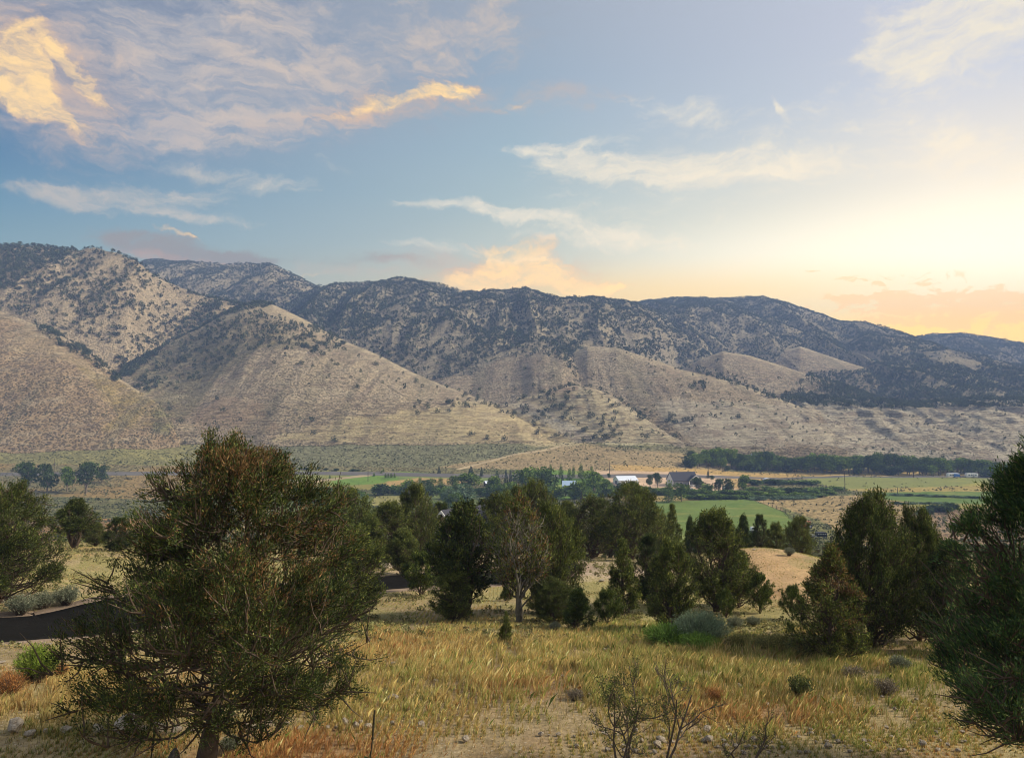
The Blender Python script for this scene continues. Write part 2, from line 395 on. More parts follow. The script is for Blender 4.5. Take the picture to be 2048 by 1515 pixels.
# warm lit clouds: wide soft skirts, then bright cores
skirt = fieldsum([(110,170,260,190,20,1.1),(800,205,280,60,-10,.8),(980,540,330,60,0,.9),(1100,190,260,40,0,.6),(640,545,190,22,0,.6),(650,250,300,40,-12,.5)])
base = mix(nt, 'MIX', math_(nt, 'MULTIPLY', alpha(skirt, mix2, -0.4, 1.2, wisp=.9), 0.8), base, tuple(lin((222, 190, 164))))
warm = fieldsum([(50,130,190,46,-45,1.15),(80,180,100,60,-50,.95),(60,240,160,34,12,0.95),(190,180,120,26,62,1.1),(130,235,90,30,35,.9),(110,165,110,70,-45,.7),
                 (800,196,200,26,-10,1.25),(900,170,110,32,0,1.0),(660,236,200,20,-14,0.7),(1050,202,100,18,-6,0.75),
                 (360,462,110,9,10,0.9),(640,556,150,9,-3,0.9),(960,560,200,54,-5,1.35),(1070,540,180,50,8,1.2),(1010,500,200,34,0,1.0),(1180,575,150,24,0,.8),(1200,577,100,10,0,0.7)])
wa = alpha(warm, mix2, -0.15, 1.05, wisp=1.0)
base = mix(nt, 'MIX', math_(nt, 'MULTIPLY', wa, 0.92), base, mix(nt, 'MIX', maprange(nt, math_(nt, 'ADD', warm, math_(nt, 'MULTIPLY', math_(nt, 'SUBTRACT', mix2, 0.5), 2.0)), 0.25, 1.15), tuple(lin((240, 186, 130)) * 1.1), tuple(lin((255, 214, 138)) * 1.3)))
# pale cream cirrus
pale = fieldsum([(1110,292,170,20,-2,1.0),(1160,325,110,40,10,1.1),(1290,340,280,44,4,1.2),(1500,350,340,60,2,1.0),(1330,215,190,34,14,0.8),(1400,300,500,110,0,.45),
                 (1530,230,60,14,38,0.9),(1900,30,200,110,10,1.1),(1990,60,220,120,0,1.1),(1860,90,190,30,8,0.9),(1960,300,220,90,25,0.8),(1800,200,300,200,0,.35),
                 (930,430,240,20,3,1.0),(1120,450,300,24,6,0.9),(1250,490,320,30,6,0.8),(1010,510,230,24,8,0.7),(1250,420,500,120,0,.35),
                 (250,392,380,34,-6,1.0),(460,360,220,26,4,0.95),(200,410,330,26,0,0.8),(380,430,280,18,4,0.8),(600,340,160,16,0,.5),(850,500,140,16,0,0.6),(700,85,100,20,0,0.6)])
pa = alpha(pale, mix2, -0.25, 1.25, wisp=1.0)
base = mix(nt, 'MIX', math_(nt, 'MULTIPLY', pa, 0.95), base, mix(nt, 'MIX', maprange(nt, az, aL, aC), tuple(lin((206, 196, 182))), tuple(lin((255, 244, 220)))))
# flecks of low orange cloud near the sun
fl = fieldsum([(1900,640,260,60,0,.7),(1850,615,260,46,0,1.0),(1780,565,170,22,0,0.75),(1590,551,50,5,0,0.9),(1960,600,200,40,0,0.8),(1700,610,120,18,0,0.6)])
fa = alpha(fl, fine, 0.0, 0.45, wisp=1.0)
base = mix(nt, 'MIX', math_(nt, 'MULTIPLY', fa, 0.6), base, (1.1, 0.68, 0.22))
base = mix(nt, 'MULTIPLY', 1.0, base, ramp(nt, math_(nt, 'ADD', math_(nt, 'MULTIPLY', maprange(nt, az, aL, aR), 0.5), math_(nt, 'MULTIPLY', maprange(nt, el, 0.42, 0.12), 0.5)), [(0.0, (1.0, 1.0, 1.0)), (0.5, (1.04, 1.03, 1.0)), (1.0, (1.62, 1.46, 1.22))]))
# behind the viewer: plain soft daylight sky
back = maprange(nt, sx.outputs[1], 0.25, -0.35)
base = mix(nt, 'MIX', back, base, tuple(lin((196, 200, 208))))
# the physical sky underneath
skys = nd(nt, 'ShaderNodeVectorMath', operation='SCALE'); lk(nt, sky.outputs[0], skys.inputs[0]); skys.inputs['Scale'].default_value = 0.1
final = mix(nt, 'MIX', 0.95, skys.outputs[0], base)
final = mix(nt, 'MULTIPLY', 1.0, final, (0.69, 0.68, 0.66))
lk(nt, final, bg.inputs['Color'])

# ------------------------------------------------------------------ air
HAZE = 1
if HAZE:
    hm = bpy.data.materials.new('haze'); hm.use_nodes = True; hn = hm.node_tree; hn.nodes.clear()
    ho = hn.nodes.new('ShaderNodeOutputMaterial'); hv = hn.nodes.new('ShaderNodeVolumePrincipled')
    hv.inputs['Color'].default_value = (0.40, 0.58, 1.0, 1); hv.inputs['Density'].default_value = 0.00030
    hv.inputs['Anisotropy'].default_value = 0.0
    hn.links.new(hv.outputs[0], ho.inputs['Volume'])
    hb = MB(); hb.box(-2180, 2180, -2180, 2180, -260, 320)
    tag(hb.build('haze', hm), kind='stuff')
# ------------------------------------------------------------------ ground sheet
phi = np.concatenate([np.linspace(-40, 40, 1160), np.linspace(40, 60, 50)[1:], np.linspace(60, 300, 80)[1:], np.linspace(300, 320, 50)[1:-1]])
phi = np.radians(phi)
rr = np.concatenate([np.linspace(0.8, 9, 14)[:-1], np.geomspace(9, 60, 300)[:-1], np.geomspace(60, 400, 360)[:-1], np.linspace(400, 700, 260)[:-1],
                     np.linspace(700, 1500, 300)[:-1], np.geomspace(1500, 2160, 50)])
NP, NR = len(phi), len(rr)
PH, RR = np.meshgrid(phi, rr)
GX = RR * np.sin(PH); GY = RR * np.cos(PH)
GZ, LID = terrain(GX.ravel(), GY.ravel()); TT = terrain.t; GZ = GZ.reshape(GX.shape); LID = LID.reshape(GX.shape)
# how much of each spot the camera sees (running horizon along each bearing)
ANG = GZ / np.maximum(RR, 1)
HORIZ = np.maximum.accumulate(ANG, axis=0)
VIS = ANG >= HORIZ - 0.0015

def visible(x, y, z, h=0.0):
    """is a point this high above the ground seen from the camera"""
    ph = np.degrees(np.arctan2(x, y)); r = np.hypot(x, y)
    ci = np.clip(np.interp(ph, np.degrees(phi[:1160]), np.arange(1160)).astype(int), 0, 1159)
    ri = np.clip(np.searchsorted(rr, r) - 2, 0, NR - 1)
    return (z + h) / np.maximum(r, 1) >= HORIZ[ri, ci] - 0.0005

def inpoly(px, py, poly):
    c = np.zeros(px.shape, bool); n = len(poly); j = n - 1
    for i in range(n):
        xi, yi = poly[i]; xj, yj = poly[j]
        if yi != yj:
            c ^= ((yi > py) != (yj > py)) & (px < (xj - xi) * (py - yi) / (yj - yi) + xi)
        j = i
    return c

def raycast(px, py, dmin=9.0, dmax=2600.0):
    """first ground point seen through a pixel of the photograph"""
    sx_, k = ray(px, py); D = np.concatenate([np.arange(dmin, 120, 0.25), np.arange(120, 700, 1.0), np.arange(700, dmax, 4.0)])
    z, _ = terrain(sx_ * D, D); below = np.nonzero(z >= k * D)[0]
    if len(below) == 0: return None
    i = below[0]; return float(sx_ * D[i]), float(D[i]), float(z[i])
x = GX.ravel(); y = GY.ravel(); z = GZ.ravel(); lid = LID.ravel()
pxr, pyr = project(x, np.maximum(y, 1), z)
wob = 5.0
jx = pxr + wob * fbm(x / 9, y / 9, 3, 71) * 1.5; jy = pyr + wob * 0.5 * fbm(x / 9, y / 9, 3, 72)
C = np.zeros((len(x), 3)); SH = np.zeros(len(x)); ST = np.zeros(len(x))
JIT = []
for k_ in range(4):
    f1 = fbm(x / 6 + 31 * k_, y / 6, 3, 171 + k_); f2 = fbm(x / 6, y / 6 + 17 * k_, 3, 181 + k_)
    g1 = fbm(x / 0.7 + 31 * k_, y / 0.7, 2, 191 + k_); g2 = fbm(x / 0.7, y / 0.7 + 17 * k_, 2, 195 + k_)
    nr_ = (y < 62)
    h1 = fbm(x / 26 + 9 * k_, y / 26, 4, 201 + k_, .6); h2 = fbm(x / 26, y / 26 + 5 * k_, 4, 205 + k_, .6); hl = sstep(520, 600, y)
    JIT.append((np.where(nr_, 60 * f1 + 34 * g1, 7 * f1 + 4 * g1 + hl * 22 * h1), np.where(nr_, 22 * f2 + 14 * g2, 2.2 * f2 + 1.2 * g2 + hl * 15 * h2)))
def soft(poly, d=(0, 62)):
    """share of the jittered samples that fall inside an outline"""
    m = (y > d[0]) & (y < d[1]) & (pxr > min(p[0] for p in poly) - 90) & (pxr < max(p[0] for p in poly) + 90)
    idx = np.nonzero(m)[0]; full = np.zeros(len(x)); acc = 0
    for a1, a2 in JIT: acc = acc + inpoly(pxr[idx] + a1[idx], pyr[idx] + a2[idx], poly)
    full[idx] = sstep(0.1, 0.9, acc / 4.0); return full
def put(mask, rgb, sh=None, st=None, a=1.0):
    m = np.clip(np.asarray(mask, float), 0, 1) * a; c = lin(rgb)
    C[:] = C * (1 - m[:, None]) + c * m[:, None]
    if sh is not None: SH[:] = SH * (1 - m) + sh * m
    if st is not None: ST[:] = ST * (1 - m) + st * m
n1 = fbm(x / 1.6, y / 1.6, 4, 101); n2 = fbm(x / 7, y / 7, 4, 102); n3 = fbm(x / 40, y / 40, 4, 103); n4 = fbm(x / 0.5, y / 0.5, 3, 104)
near = y < 62
put(np.ones(len(x)), (150, 132, 98), 0.0)
# near slope: pale tan soil with olive and straw patches
put(sstep(-0.1, 0.4, n2) * near, (160, 148, 100), a=0.8)
put(sstep(0.0, 0.5, n1) * near, (140, 118, 88), a=0.6)
put(sstep(0.1, 0.6, n4) * near, (172, 154, 122), a=0.35)
olive = near & (jy < 1260) & (y < 60)
put(olive * sstep(-0.4, 0.3, n1), (138, 132, 84), a=0.75)
rust = near * (soft([(380,1470),(700,1450),(760,1515),(900,1700),(300,1700)]) + soft([(960,1330),(1130,1340),(1120,1400),(980,1395)]) + soft([(1400,1370),(1640,1400),(1650,1450),(1440,1440)]))
put(rust, (150, 112, 76), a=0.5)
dirt = near * (soft([(1080,1450),(1350,1440),(1640,1460),(2000,1480),(2100,1700),(1000,1700)]) + soft([(0,1465),(420,1455),(420,1475),(0,1530)]) + soft([(0,1292),(170,1270),(420,1262),(420,1290),(0,1335)]) + 0.4 * soft([(150,1290),(420,1300),(420,1350),(260,1340)]))
put(dirt * sstep(-0.3, 0.3, n1), (148, 126, 96), a=0.5)
mound = near * soft([(1420,1105),(1500,1092),(1600,1100),(1625,1200),(1560,1215),(1500,1180),(1420,1150)])
put(mound, (184, 152, 112), a=0.95)
pad = near * (soft([(1090,1122),(1330,1120),(1330,1165),(1090,1162)]) + soft([(640,1124),(1000,1124),(1000,1150),(640,1150)]))
put(pad, (176, 156, 132), a=0.95)
put(near * soft([(0,1190),(150,1180),(160,1205),(0,1232)]), (178, 158, 124), a=0.8)
# slope between the house lots and the valley floor
mid = (y >= 62) & (y < 300)
put(mid, (140, 122, 86), 0.6)
put(mid * sstep(-0.3, 0.3, n2), (120, 112, 76), 0.8, a=0.8)
left = (y >= 150) & (y < 445) & (jx < 330)
put(left, (128, 108, 78), 0.8)
put(left * sstep(0.0, 0.35, n3 + 0.3 * n2), (158, 120, 74), 0.4)
put(left & (jy < 1000) & (jy > 975), (96, 96, 62), 1.0, a=0.7)
# valley floor
val = (y >= 300) & (y < 640) & (lid == 0)
put(val, (128, 120, 82), 0.85)
put(val * sstep(-0.25, 0.35, n3), (112, 114, 72), 1.0, a=0.9)
def region(poly, rgb, sh=0.2, a=1.0, d=(200, 660), n=None, lo=0, hi=0.4):
    full = soft(poly, d)
    if n is not None: full *= sstep(lo, hi, n)
    put(full, rgb, sh, a=a)
# brown fan and orange fans
region([(-60,915),(240,912),(560,930),(560,965),(330,1000),(-60,985)], (152, 126, 80), 0.5, a=0.9, n=n3, lo=-0.4, hi=0.1)
region([(-60,866),(320,850),(330,905),(560,915),(560,935),(-60,925)], (138, 132, 82), 0.7)
region([(230,905),(330,840),(345,850),(560,920),(300,920)], (150, 142, 84), 0.6, a=0.7)
region([(870,935),(960,915),(1130,890),(1250,895),(1400,905),(1480,935),(1380,950),(1100,940)], (158, 138, 100), 0.5)
region([(930,922),(1100,892),(1170,882),(1210,893),(1060,915),(960,930)], (160, 140, 98), 0.35, a=0.6)
region([(560,890),(900,890),(1100,893),(1000,915),(860,935),(560,930)], (128, 126, 90), 0.9)
region([(1200,900),(1400,885),(1480,910),(1330,905)], (124, 116, 84), 0.9, a=0.7)
region([(1220,928),(1400,938),(1500,945),(1700,950),(1680,958),(1440,952),(1240,948)], (184, 152, 94), 0.25, a=0.9)
region([(1560,935),(1700,938),(2050,948),(2050,958),(1560,948)], (196, 168, 108), 0.3, a=0.9)
# irrigated and dry fields
region([(430,938),(720,941),(760,950),(600,960),(430,966)], (126, 128, 66), 0.05)
region([(430,975),(620,963),(760,956),(900,958),(850,972),(640,985),(430,992)], (132, 124, 66), 0.05)
region([(700,950),(810,942),(860,945),(840,955),(740,968),(640,972)], (104, 132, 54), 0.0)
region([(790,945),(920,947),(1000,955),(960,965),(800,962)], (112, 126, 68), 0.0)
region([(775,962),(840,955),(950,957),(960,966),(850,970),(770,975)], (170, 142, 92), 0.1)
region([(560,992),(870,985),(1000,990),(1000,1050),(560,1050)], (106, 116, 62), 0.5)
region([(750,992),(850,990),(860,1010),(740,1012)], (142, 136, 82), 0.2)
region([(1080,938),(1220,944),(1240,990),(1100,1000)], (104, 132, 54), 0.0)
region([(1190,940),(1330,943),(1480,952),(1480,990),(1440,985),(1320,975),(1230,972)], (196, 168, 138), 0.02)
region([(1440,950),(1560,955),(1470,978)], (176, 146, 96), 0.1)
region([(1180,985),(1330,985),(1700,972),(1700,1005),(1480,1010),(1300,996)], (84, 108, 56), 1.0)
region([(1440,965),(1560,958),(1690,965),(1700,1000),(1500,1005)], (104, 108, 74), 1.0, n=n3, lo=-0.3, hi=0.2)
region([(1240,993),(1400,990),(1400,1002),(1240,1002)], (158, 138, 84), 0.3)
region([(1280,1003),(1500,998),(1560,1010),(1600,1035),(1640,1090),(1280,1090)], (100, 118, 54), 0.0, d=(180, 500))
region([(1500,997),(1760,988),(1900,1003),(1900,1090),(1640,1090),(1600,1035)], (164, 142, 98), 0.5, d=(180, 500))
region([(1560,1012),(1640,1040),(1700,1080),(1640,1092),(1600,1060)], (108, 114, 66), 0.7, d=(180, 500), a=0.8)
region([(1600,952),(1980,955),(1980,972),(1800,978),(1700,982),(1630,965)], (126, 130, 72), 0.1)
region([(1600,955),(1980,962),(1980,972),(1700,980)], (158, 150, 72), 0.1, n=n3, lo=0.0, hi=0.3)
region([(1680,978),(1990,970),(1990,984),(1760,986)], (164, 146, 84), 0.3)
region([(1745,984),(1990,982),(1990,1008),(1850,1006),(1740,996)], (92, 114, 54), 0.0)
region([(1780,1006),(1990,1008),(1990,1022),(1850,1016)], (140, 134, 70), 0.2)
region([(1860,1020),(2100,1010),(2100,1120),(1880,1120)], (152, 128, 98), 0.7, d=(120, 500))
# hills
hill = lid > 0
names = {L['name']: i + 1 for i, L in enumerate(LAYERS)}
soil = np.array([150, 138, 112])
put(hill, soil, 0.9, 0.15)
put(hill * sstep(-0.2, 0.4, n3), (132, 120, 96), a=0.6)
put(lid == names['upper_left_hill'], (160, 142, 112), 0.7, a=0.8)
bare = np.isin(lid, [names[k] for k in ('near_left_hill', 'big_facet_hill', 'facet_hill_west', 'facet_hill_east', 'bare_hill', 'bare_knoll')])
put(bare, (172, 155, 124), 1.0, 0.55)
nl = lid == names['near_left_hill']
put(nl, (164, 140, 104), 1.0, 0.5)
region([(150,720),(240,760),(320,805),(325,850),(200,862),(240,830)], (150, 132, 78), 0.8, d=(540, 800), a=0.75)
region([(0,700),(60,650),(130,690),(200,740),(120,720)], (164, 146, 110), 0.5, d=(540, 800), a=0.6)
st = np.isin(lid, [names[k] for k in ('right_bluff', 'bluff_spur', 'pale_spur')])
put(st, (190, 180, 156), 0.6, 1.3)
region([(520,880),(600,862),(690,836),(800,824),(950,800),(1060,840),(1170,893),(900,886),(720,884)], (190, 174, 130), 0.4, d=(560, 800), a=0.9)
region([(380,850),(430,790),(520,800),(560,860),(420,880)], (170, 144, 112), 0.5, d=(560, 800), a=0.6)
region([(880,850),(990,800),(1080,840),(1150,885),(1000,880)], (194, 176, 132), 0.3, d=(560, 800), a=0.6)
region([(250,735),(330,695),(480,612),(640,690),(520,700),(430,760),(370,840),(330,830)], (126, 118, 84), 0.9, d=(560, 900), a=0.8)
region([(420,650),(520,604),(620,640),(700,690),(650,690),(560,670),(440,690)], (166, 148, 112), 0.35, d=(600, 950), a=0.6)
region([(1090,775),(1150,770),(1160,790),(1080,800)], (146, 96, 88), 0.3, d=(560, 800), a=0.7)
region([(1300,800),(1600,808),(1690,890),(1400,893),(1330,840)], (186, 168, 132), 0.4, d=(560, 900), a=0.9)
region([(1040,790),(1190,775),(1370,890),(1200,885)], (192, 178, 140), 0.3, d=(560, 900), a=0.8)
ST[np.isin(lid, [names['facet_hill_east'], names['big_facet_hill']]) & (pyr > 805)] = 1.0
# green shrubby gully lines
region([(312,812),(326,812),(350,850),(336,872),(308,862)], (110, 112, 68), 0.9, d=(540, 800), a=0.7)
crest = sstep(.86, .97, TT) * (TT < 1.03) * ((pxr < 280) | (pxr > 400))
put(np.isin(lid, [names['facet_hill_west'], names['facet_hill_east'], names['bare_hill'], names['bare_knoll']]), (160, 144, 116), a=0.7)
region([(1300,800),(1600,808),(1690,890),(1400,893),(1330,840)], (180, 170, 146), 0.4, d=(560, 900), a=0.9)
put(crest * np.isin(lid, [names['big_facet_hill'], names['facet_hill_east'], names['near_left_hill'], names['pale_spur'], names['bare_hill'], names['bare_knoll']]), (190, 174, 140), 0.35, a=0.6)  # pale crest soil, with the ridges' rim light put into its colour
rill = fbm(x / 11, y / 260, 4, 611)
put(hill * sstep(0.15, 0.5, rill) * bare, (128, 120, 92), a=0.55)
put(hill * sstep(-0.2, -0.6, rill) * bare, (166, 148, 118), a=0.35)
spots = fbm(x / 18, z / 5, 4, 612, .6)
put(hill * sstep(0.1, 0.45, spots) * (bare | st), (178, 164, 136), a=0.35)
put(hill * sstep(0.1, 0.45, -spots) * (bare | st), (136, 116, 96), a=0.4)
fld = (y > 180) & (y < 560) & (lid == 0)
put(fld * (C[:, 1] > C[:, 0] * 1.15) * sstep(0.05, .5, fbm(x / 22, y / 9, 4, 640, .6)), (138, 136, 72), a=.6)
put(fld * (C[:, 1] > C[:, 0] * 1.15) * sstep(0.05, .5, fbm(x / 14, y / 14, 4, 641, .6)), (78, 108, 44), a=.5)
# uneven bed colour
C *= (1 + 0.12 * n2 + 0.10 * n1 * (y < 500))[:, None]
C = np.clip(C * 1.05, 0.01, 0.8)

q = np.arange(NR * NP).reshape(NR, NP)
a_ = q[:-1, :]; b_ = np.roll(a_, -1, axis=1); d_ = q[1:, :]; e_ = np.roll(d_, -1, axis=1)
faces = np.stack([a_, d_, e_, b_], -1).reshape(-1, 4)[:, ::-1]
m, nt, b = material('ground', 0.95, 0.05)
at = nd(nt, 'ShaderNodeAttribute', attribute_name='col'); ash = nd(nt, 'ShaderNodeAttribute', attribute_name='shrub'); ast = nd(nt, 'ShaderNodeAttribute', attribute_name='strata')
tc = nd(nt, 'ShaderNodeTexCoord'); O = tc.outputs['Object']
col = at.outputs['Color']
fn = noise(nt, O, 9.0, 5, 0.65)
col = mix(nt, 'MULTIPLY', 1.0, col, ramp(nt, fn, [(0.25, (0.62, 0.60, 0.58)), (0.5, (1, 1, 1)), (0.75, (1.35, 1.33, 1.3))]))
mn = noise(nt, O, 0.9, 6, 0.7)
col = mix(nt, 'MULTIPLY', 0.8, col, ramp(nt, mn, [(0.3, (0.75, 0.74, 0.72)), (0.5, (1, 1, 1)), (0.72, (1.25, 1.24, 1.2))]))
vs = nd(nt, 'ShaderNodeTexVoronoi', feature='F1'); vs.inputs['Scale'].default_value = 13.0; lk(nt, O, vs.inputs['Vector'])
sv = nd(nt, 'ShaderNodeSeparateColor'); lk(nt, vs.outputs['Color'], sv.inputs[0])
stn = math_(nt, 'MULTIPLY', maprange(nt, vs.outputs['Distance'], 0.36, 0.22), maprange(nt, sv.outputs[0], 0.55, 0.75))
col = mix(nt, 'MIX', math_(nt, 'MULTIPLY', stn, 0.6), col, tuple(lin((186, 172, 150))))
lit = math_(nt, 'MULTIPLY', maprange(nt, vs.outputs['Distance'], 0.3, 0.2), maprange(nt, sv.outputs[1], 0.7, 0.8))
col = mix(nt, 'MIX', math_(nt, 'MULTIPLY', lit, 0.6), col, tuple(lin((96, 80, 60))))
# beds of rock that follow the height
stv = noise(nt, mapping(nt, O, scale=(0.03, 0.03, 0.27)), 1.0, 8, 0.74, 0.3)
stc = ramp(nt, stv, [(0.36, (0.34, 0.29, 0.25)), (0.44, (1.0, 0.97, 0.93)), (0.5, (1.25, 1.22, 1.16)), (0.55, (0.5, 0.45, 0.41)), (0.60, (1.08, 1.05, 1.02)), (0.68, (0.66, 0.58, 0.56))])
col = mix(nt, 'MULTIPLY', math_(nt, 'MULTIPLY', ast.outputs['Fac'], 0.8), col, stc)
# low scrub seen as dark dots
vo = nd(nt, 'ShaderNodeTexVoronoi', feature='F1'); vo.inputs['Scale'].default_value = 0.52; vo.inputs['Randomness'].default_value = 1.0
lk(nt, O, vo.inputs['Vector'])
sp = maprange(nt, vo.outputs['Distance'], 0.50, 0.34)
vo2 = nd(nt, 'ShaderNodeTexVoronoi', feature='F1'); vo2.inputs['Scale'].default_value = 0.17; lk(nt, O, vo2.inputs['Vector'])
sp2 = maprange(nt, vo2.outputs['Distance'], 0.42, 0.2)
pn = maprange(nt, noise(nt, O, 0.09, 6, 0.7), 0.2, 0.55)
sc = math_(nt, 'MULTIPLY', math_(nt, 'MULTIPLY', math_(nt, 'MAXIMUM', sp, math_(nt, 'MULTIPLY', sp2, 0.8)), pn), ash.outputs['Fac'], clamp=True)
col = mix(nt, 'MIX', math_(nt, 'MULTIPLY', sc, 0.66), col, tuple(lin((70, 64, 44))))
lk(nt, col, b.inputs['Base Color'])
bp = nd(nt, 'ShaderNodeBump'); bp.inputs['Strength'].default_value = 0.7; bp.inputs['Distance'].default_value = 0.05
lk(nt, fn, bp.inputs['Height'])
bp2 = nd(nt, 'ShaderNodeBump'); bp2.inputs['Strength'].default_value = 1.0; bp2.inputs['Distance'].default_value = 1.6
hh = math_(nt, 'ADD', math_(nt, 'MULTIPLY', sc, 0.8), math_(nt, 'MULTIPLY', math_(nt, 'MULTIPLY', stv, ast.outputs['Fac']), 4.0))
hh = math_(nt, 'ADD', hh, math_(nt, 'MULTIPLY', math_(nt, 'MULTIPLY', noise(nt, O, 0.25, 5, 0.65), ash.outputs['Fac']), 1.2))
lk(nt, hh, bp2.inputs['Height']); lk(nt, bp.outputs[0], bp2.inputs['Normal'])
lk(nt, bp2.outputs[0], b.inputs['Normal'])
GROUND_MAT = m
me = new_mesh('ground', np.stack([x, y, z], -1), faces, mat=m, smooth=True,
              attrs={'col': ('POINT', 'FLOAT_COLOR', np.concatenate([C, np.ones((len(C), 1))], 1)), 'shrub': ('POINT', 'FLOAT', SH), 'strata': ('POINT', 'FLOAT', ST)})
tag(link('ground', me), kind='structure')
print('ground', time.time() - T0)
# ------------------------------------------------------------------ plant building blocks
def nrm(v): return v / np.maximum(np.linalg.norm(v, axis=-1, keepdims=True), 1e-9)

def tubes(P, R, k=4):
    """P (N,K,3) polylines, R (N,K) radii -> verts, quads"""
    N, K, _ = P.shape
    T = np.empty_like(P); T[:, 1:-1] = P[:, 2:] - P[:, :-2]; T[:, 0] = P[:, 1] - P[:, 0]; T[:, -1] = P[:, -1] - P[:, -2]
    T = nrm(T); ref = np.array([0.21, 0.13, 0.97]); ref = ref / np.linalg.norm(ref)
    A = np.cross(T, ref + 0 * T); bad = np.linalg.norm(A, axis=-1) < 0.05; A[bad] = np.cross(T[bad], [1.0, 0, 0]); A = nrm(A); B = np.cross(T, A)
    th = np.arange(k) * 2 * np.pi / k
    V = P[:, :, None, :] + R[:, :, None, None] * (np.cos(th)[None, None, :, None] * A[:, :, None, :] + np.sin(th)[None, None, :, None] * B[:, :, None, :])
    idx = np.arange(N * K * k).reshape(N, K, k)
    a = idx[:, :-1]; b = np.roll(a, -1, axis=2); c = idx[:, 1:]; d = np.roll(c, -1, axis=2)
    return V.reshape(-1, 3), np.stack([a, b, d, c], -1).reshape(-1, 4)

def leaves(c, d, L, Wd, rng):
    """diamond leaves: base c, direction d, length L, half width Wd"""
    n = len(c); r = nrm(rng.normal(size=(n, 3))); w = nrm(np.cross(d, r)) * Wd[:, None]
    m = c + d * (L * 0.45)[:, None]
    V = np.stack([c, m + w, c + d * L[:, None], m - w], 1).reshape(-1, 3)
    return V, np.arange(n * 4).reshape(n, 4)

def pick(rng, n, pal, wts):
    c = np.array([lin(p) for p in pal]); i = rng.choice(len(pal), n, p=np.array(wts) / sum(wts))
    return c[i] * rng.uniform(0.75, 1.25, (n, 1))

m, nt, b = material('foliage', 0.75, 0.12)
at = nd(nt, 'ShaderNodeAttribute', attribute_name='fc'); lk(nt, at.outputs['Color'], b.inputs['Base Color'])
tr = nd(nt, 'ShaderNodeBsdfTranslucent'); lk(nt, at.outputs['Color'], tr.inputs['Color'])
ms = nd(nt, 'ShaderNodeMixShader'); ms.inputs[0].default_value = 0.22
lk(nt, b.outputs[0], ms.inputs[1]); lk(nt, tr.outputs[0], ms.inputs[2]); lk(nt, ms.outputs[0], nt.nodes['Material Output'].inputs['Surface'])
FOL = m
BARK = flat_mat('juniper_bark', (88, 76, 64), 0.95, 0.05, 0.3, 14, bump=0.02)
DEADWOOD = flat_mat('grey_deadwood', (158, 148, 136), 0.9, 0.05, 0.25, 14)
PALEBARK = flat_mat('pale_bark', (120, 108, 92), 0.9, 0.05, 0.25, 8)

def fol_mesh(name, V, Fc, colors):
    return new_mesh(name, V, Fc, mat=FOL, attrs={'fc': ('FACE', 'FLOAT_COLOR', np.concatenate([np.clip(colors, 0.002, 0.8), np.ones((len(colors), 1))], 1))})

